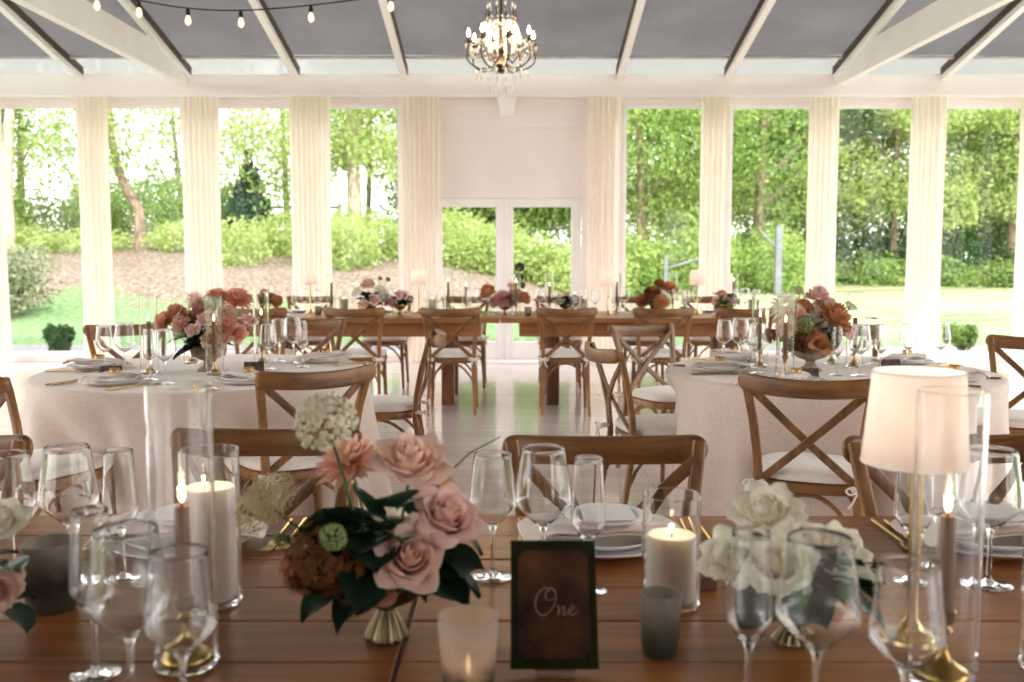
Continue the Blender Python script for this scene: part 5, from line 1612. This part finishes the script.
# plates of the near-side and far-side places
for i, (x, lb) in enumerate(((-2.04, 'before the leftmost near-side chair'), (-1.26, 'before the middle chair of the left far table'), (-.49, 'before the chair left of the join'), (.435, 'before the chair right of the join'), (1.21, 'before the middle chair of the right far table'), (1.87, 'before the rightmost near-side chair'))):
    RP.at((x, 8.56, TT), 0, 'white dinner plate on the far tables '+lb, 'far table dinner plates')
    RS.at((x, 8.56, TT+.0085), 0, 'upper plate on the far tables '+lb, 'far table upper plates')
    NR.at((x, 8.56, TT+.0355), .1, 'napkin on the far table plates '+lb, 'far table napkins')
    for k, (p, dx) in enumerate(((R_, .20), (W_, .305), (F_, .11))):
        p.at((x+dx, 8.84+.03*k-(.08 if k == 2 else 0), TT), 0, ('large wine glass', 'white-wine glass', 'champagne flute')[k]+' on the far tables '+lb, 'far table glasses, near side')
    RP.at((x+.02, 9.20, TT), 0, 'white plate on the window side, '+lb.replace('before', 'across from'), 'far table dinner plates, window side')
    for k, (p, dx) in enumerate(((R_, -.18), (W_, -.285))):
        p.at((x+dx, 9.10-.03*k, TT), 0, ('wine glass', 'white-wine glass')[k]+' on the window side, '+lb.replace('before', 'across from'), 'far table glasses, window side')
TF = taper_proto(.20)
for x, y, tall, lb in ((-1.605, 8.85, 1, 'right of the leftmost small lamp'), (-.575, 8.98, 1, 'left of the doors on the far left table'), (.035, 8.70, 1, 'at the join, beside the caramel and mauve flowers'), (.343, 9.12, 0, 'left of the lamp right of the doors'), (.95, 9.02, 1, 'right of the lamp right of the doors'), (2.02, 9.08, 1, 'at the right end of the far right table'), (-.42, 9.08, 0, 'near the doors on the far left table'), (1.48, 9.15, 0, 'left of the rightmost small lamp')):
    CYR.at((x, y, TT), 0, 'tall clear glass cylinder '+lb, 'far table hurricanes')
    CSR.at((x, y, TT+.0112), 0, 'brass candlestick '+lb, 'far table candlesticks')
    (TP if not tall else TF).at((x, y, TT+.0865), 0, 'lit mocha taper candle '+lb, 'far table tapers')
P3 = pillar_proto(.036, .12); H3 = cylinder_proto(.046, .2)
for x, y, lb in ((-.72, 9.0, 'right of the second small lamp'), (-1.52, 9.0, 'right of the leftmost small lamp'), (.66, 9.12, 'left of the lamp right of the doors'), (2.16, 8.92, 'at the right end of the far right table')):
    H3.at((x, y, TT), 0, 'short glass hurricane '+lb, 'far table pillar hurricanes'); P3.at((x, y, TT+.0105), 0, 'short ivory pillar candle '+lb, 'far table pillar candles')
for x, y, lb in ((.141, 8.70, 'at the join of the far tables'), (.63, 8.62, 'behind the chair right of the join'), (1.52, 8.80, 'beside the rightmost small lamp'), (-1.72, 8.82, 'beside the leftmost small lamp')):
    votive(x, y, .026, .032, .075, M['smoke_grey'], 'small grey votive '+lb, True)
# ------------------------------------------------------------------ chandelier and string lights
t = thing('crystal_chandelier', 'crystal chandelier with lit candle bulbs hanging before the door wall', 'chandelier', (-.09, 8.5, 0))
MB().lathe(smoothp([(.0005, 2.80), (.02, 2.81), (.055, 2.84), (.07, 2.87), (.035, 2.90), (.018, 2.95), (.03, 3.0), (.016, 3.06), (.014, 3.16), (.03, 3.20), (.012, 3.26), (.012, 3.34), (.0005, 3.345)], 3), 20).build('centre_column', M['iron'], t)
MB().tube([(0, 0, 3.34), (0, 0, roof_z(8.5)-.10)], .011, 8).build('hanging_rod', M['iron'], t)
oct_ = MB(); oct_.add([(0, 0, .018), (.0085, 0, 0), (0, .0085, 0), (-.0085, 0, 0), (0, -.0085, 0), (0, 0, -.03)], [(0, 1, 2), (0, 2, 3), (0, 3, 4), (0, 4, 1), (5, 2, 1), (5, 3, 2), (5, 4, 3), (5, 1, 4)])
drop = oct_.mesh('crystal_drop', M['crystal_bright'], False)
bulbm = MB().lathe(smoothp([(.006, 0), (.0125, .012), (.0145, .026), (.009, .048), (.0005, .072)], 3), 14).mesh('candle_bulb', M['bulb_candle'])
def arm(a, R, z0, zt, cup):
    c, s = math.cos(a), math.sin(a)
    P = smoothp([(.04, z0), (.10, z0-.045), (R*.72, z0-.05), (R+.012, z0+.02), (R, zt-.02), (R, zt)], 4)
    mb = MB(); mb.tube([(r*c, r*s, z) for r, z in P], .0065, 7)
    o = mb.build('arm', M['iron'], t)
    X = Matrix.Translation((R*c, R*s, 0))
    MB().lathe([(.0005, zt-.004), (.02, zt), (.034, zt+.010), (.032, zt+.011), (.011, zt+.003), (.0105, zt+.05), (.0005, zt+.05)], 14, X=X).build('candle_cup', M['iron'], o)
    put('candle_bulb', bulbm, o, (R*c, R*s, zt+.05))
    for k in range(4):
        q = a+PI/4+k*PI/2
        put('crystal_drop', drop, t, (R*c+.033*math.cos(q), R*s+.033*math.sin(q), zt-.022))
for k in range(8): arm(2*PI*k/8+.2, .275, 2.89, 3.045, 1)
for k in range(4): arm(2*PI*k/4+.5, .15, 2.95, 3.09, 1)
for k in range(10):
    a = 2*PI*k/10
    mb = MB(); c, s = math.cos(a), math.sin(a)
    P = smoothp([(.02, 3.17), (.07, 3.15), (.125, 3.20), (.128, 3.27), (.115, 3.33)], 3)
    mb.tube([(r*c, r*s, z) for r, z in P], .005, 6); mb.build('crown_arm', M['iron'], t)
    put('crystal_drop', drop, t, (.115*c, .115*s, 3.355), None, 1.2); 
bead = MB().lathe([(.0005, -.0085), (.006, -.006), (.0085, 0), (.006, .006), (.0005, .0085)], 7).mesh('bead', M['crystal_bright'])
for k in range(16):
    a = 2*PI*k/16+.1; c, s = math.cos(a), math.sin(a); mb = MB()
    r1 = .27 if k % 2 == 0 else .15
    for i in range(13):
        v = i/12; r = .12+(r1-.12)*v; z = 3.25-.20*v-.09*math.sin(PI*v)
        X = Matrix.Translation((r*c, r*s, z)); mb.lathe([(.0005, -.009), (.0075, -.004), (.0075, .004), (.0005, .009)], 6, X=X)
    mb.tube([((.12+(r1-.12)*i/24)*c, (.12+(r1-.12)*i/24)*s, 3.25-.20*i/24-.09*math.sin(PI*i/24)) for i in range(25)], .0012, 4); mb.build('bead_strand', M['crystal_bright'], t, smooth=False)
for k in range(8):
    a = 2*PI*k/8+.35; r = .10 if k % 2 else .06
    z = 2.69 if k % 2 else 2.67
    put('crystal_drop', drop, t, (r*math.cos(a), r*math.sin(a), z), None, (1.1, 1.1, 1.9))
    MB().tube([(r*.6*math.cos(a), r*.6*math.sin(a), 2.84), (r*math.cos(a), r*math.sin(a), z+.03)], .0022, 5).build('drop_chain', M['crystal'], t)
for k in range(18):
    a = 2*PI*k/18; put('crystal_drop', drop, t, (.22*math.cos(a), .22*math.sin(a), 2.80), None, 1.5)
def festoon(p0, p1, sag, n, r):
    mb = MB(); p0, p1 = Vector(p0), Vector(p1); pts = []
    for i in range(n+1):
        v = i/n; p = p0.lerp(p1, v)-Vector((0, 0, sag*math.sin(PI*v))); pts.append(p)
        mb.lathe([(.0005, -r), (r*.85, -r*.5), (r*.85, r*.5), (.0005, r)], 6, X=Matrix.Translation(p))
    mb.tube(pts, .0012, 4)
    return mb.build('bead_strand', M['crystal_bright'], t, smooth=False)
for k in range(8):
    a, b = 2*PI*k/8+.2, 2*PI*(k+1)/8+.2
    festoon((.275*math.cos(a), .275*math.sin(a), 3.03), (.275*math.cos(b), .275*math.sin(b), 3.03), .07, 9, .010)
    festoon((.26*math.cos(a), .26*math.sin(a), 2.96), (.05*math.cos(a), .05*math.sin(a), 2.84), .05, 9, .010)
for k in range(10):
    a, b = 2*PI*k/10, 2*PI*(k+1)/10
    festoon((.127*math.cos(a), .127*math.sin(a), 3.24), (.127*math.cos(b), .127*math.sin(b), 3.24), .06, 6, .010)
    festoon((.12*math.cos(a), .12*math.sin(a), 3.20), (.10*math.cos(a), .10*math.sin(a), 2.98), .01, 9, .011)

t = thing('string_lights', 'string of small warm filament bulbs on a black wire, top left', 'string lights', (0, 6.3, 0))
BX = [(-3.05, 3.02), (-2.56, 2.905), (-2.302, 2.862), (-2.001, 2.815), (-1.674, 2.802), (-1.241, 2.833), (-.747, 2.900), (-.25, 3.01)]
W = smoothp([(-3.8, 3.25)]+BX+[(.4, 3.22)], 6)
MB().tube([(x, 0, z) for x, z in W], .0045, 6).build('wire', M['black'], t)
for x, z in BX[:-1]:
    s = MB().lathe([(.0005, 0), (.009, 0), (.010, -.012), (.014, -.018), (.0145, -.045), (.0005, -.045)], 12).build('socket', M['black'], t, (x, 0, z))
    MB().lathe(smoothp([(.009, -.045), (.013, -.054), (.0185, -.074), (.016, -.092), (.0005, -.106)], 3), 14).build('bulb', M['bulb_lit'], s)

# ------------------------------------------------------------------ light
def plight(name, loc, e, col=(1, .72, .45), r=.012):
    l = bpy.data.lights.new(name, 'POINT'); l.energy = e; l.color = col; l.shadow_soft_size = r
    o = bpy.data.objects.new(name, l); COL.objects.link(o); o.location = loc; return o
for (x, y) in lamp_spots:
    plight('lamp_light', (x, y, TT+.335), LAMP_W, (1, .92, .82), .014)
plight('chandelier_light', (-.09, 8.5, 3.12), 22, (1, .78, .5), .2)
plight('pillar_light', (.253, 1.545, TT+.128), .25, r=.004); plight('pillar_light', (-.481, 1.555, TT+.205), .25, r=.004)
plight('taper_light', (-.444, 1.313, TT+.245), .12, r=.005); plight('taper_light', (.564, 1.262, TT+.245), .12, r=.005)
plight('votive_light', (-.056, 1.232, TT+.040), .05, r=.005)

sun = bpy.data.lights.new('sun', 'SUN'); sun.energy = SUN_E; sun.angle = math.radians(1.2); sun.color = (1, .93, .86)
so = bpy.data.objects.new('sun', sun); COL.objects.link(so)
so.rotation_euler = Vector(SUN_D).to_track_quat('-Z', 'Y').to_euler()
w = bpy.data.worlds.new('sky'); S.world = w; w.use_nodes = True
nt = w.node_tree
bg = nt.nodes['Background']
tc = N(nt, 'ShaderNodeTexCoord'); sp = N(nt, 'ShaderNodeSeparateXYZ'); nt.links.new(tc.outputs['Generated'], sp.inputs[0])
r = ramp(nt, [(0.0, (.55, .56, .5)), (.5, (1.0, .955, .935)), (.75, (.98, .945, .95)), (1.0, (.92, .91, .955))])
mr = N(nt, 'ShaderNodeMapRange'); mr.inputs[1].default_value = -1; mr.inputs[2].default_value = 1; nt.links.new(sp.outputs[2], mr.inputs[0]); nt.links.new(mr.outputs[0], r.inputs[0])
nt.links.new(r.outputs[0], bg.inputs['Color']); bg.inputs['Strength'].default_value = SKY_E

# ------------------------------------------------------------------ camera
cam = bpy.data.cameras.new('camera'); cam.lens = 995/1024*36; cam.sensor_width = 36; cam.sensor_fit = 'HORIZONTAL'
cam.clip_start = .05; cam.clip_end = 300
cam.dof.use_dof = True; cam.dof.focus_distance = 2.9; cam.dof.aperture_fstop = 4.2
co = bpy.data.objects.new('camera', cam); COL.objects.link(co)
co.location = (0, 0, 1.323); co.rotation_euler = (PI/2-math.atan(90/995), 0, 0)
S.camera = co
S.view_settings.view_transform = 'Standard'; S.view_settings.look = 'None'; S.view_settings.gamma = 1
S.view_settings.use_curve_mapping = False
S.view_settings.exposure = EXPO
S.cycles.use_denoising = True
S.cycles.max_bounces = 14; S.cycles.diffuse_bounces = 5; S.cycles.glossy_bounces = 5; S.cycles.transmission_bounces = 12; S.cycles.transparent_max_bounces = 48
S.cycles.caustics_reflective = False; S.cycles.caustics_refractive = True; S.cycles.sample_clamp_indirect = 6.0
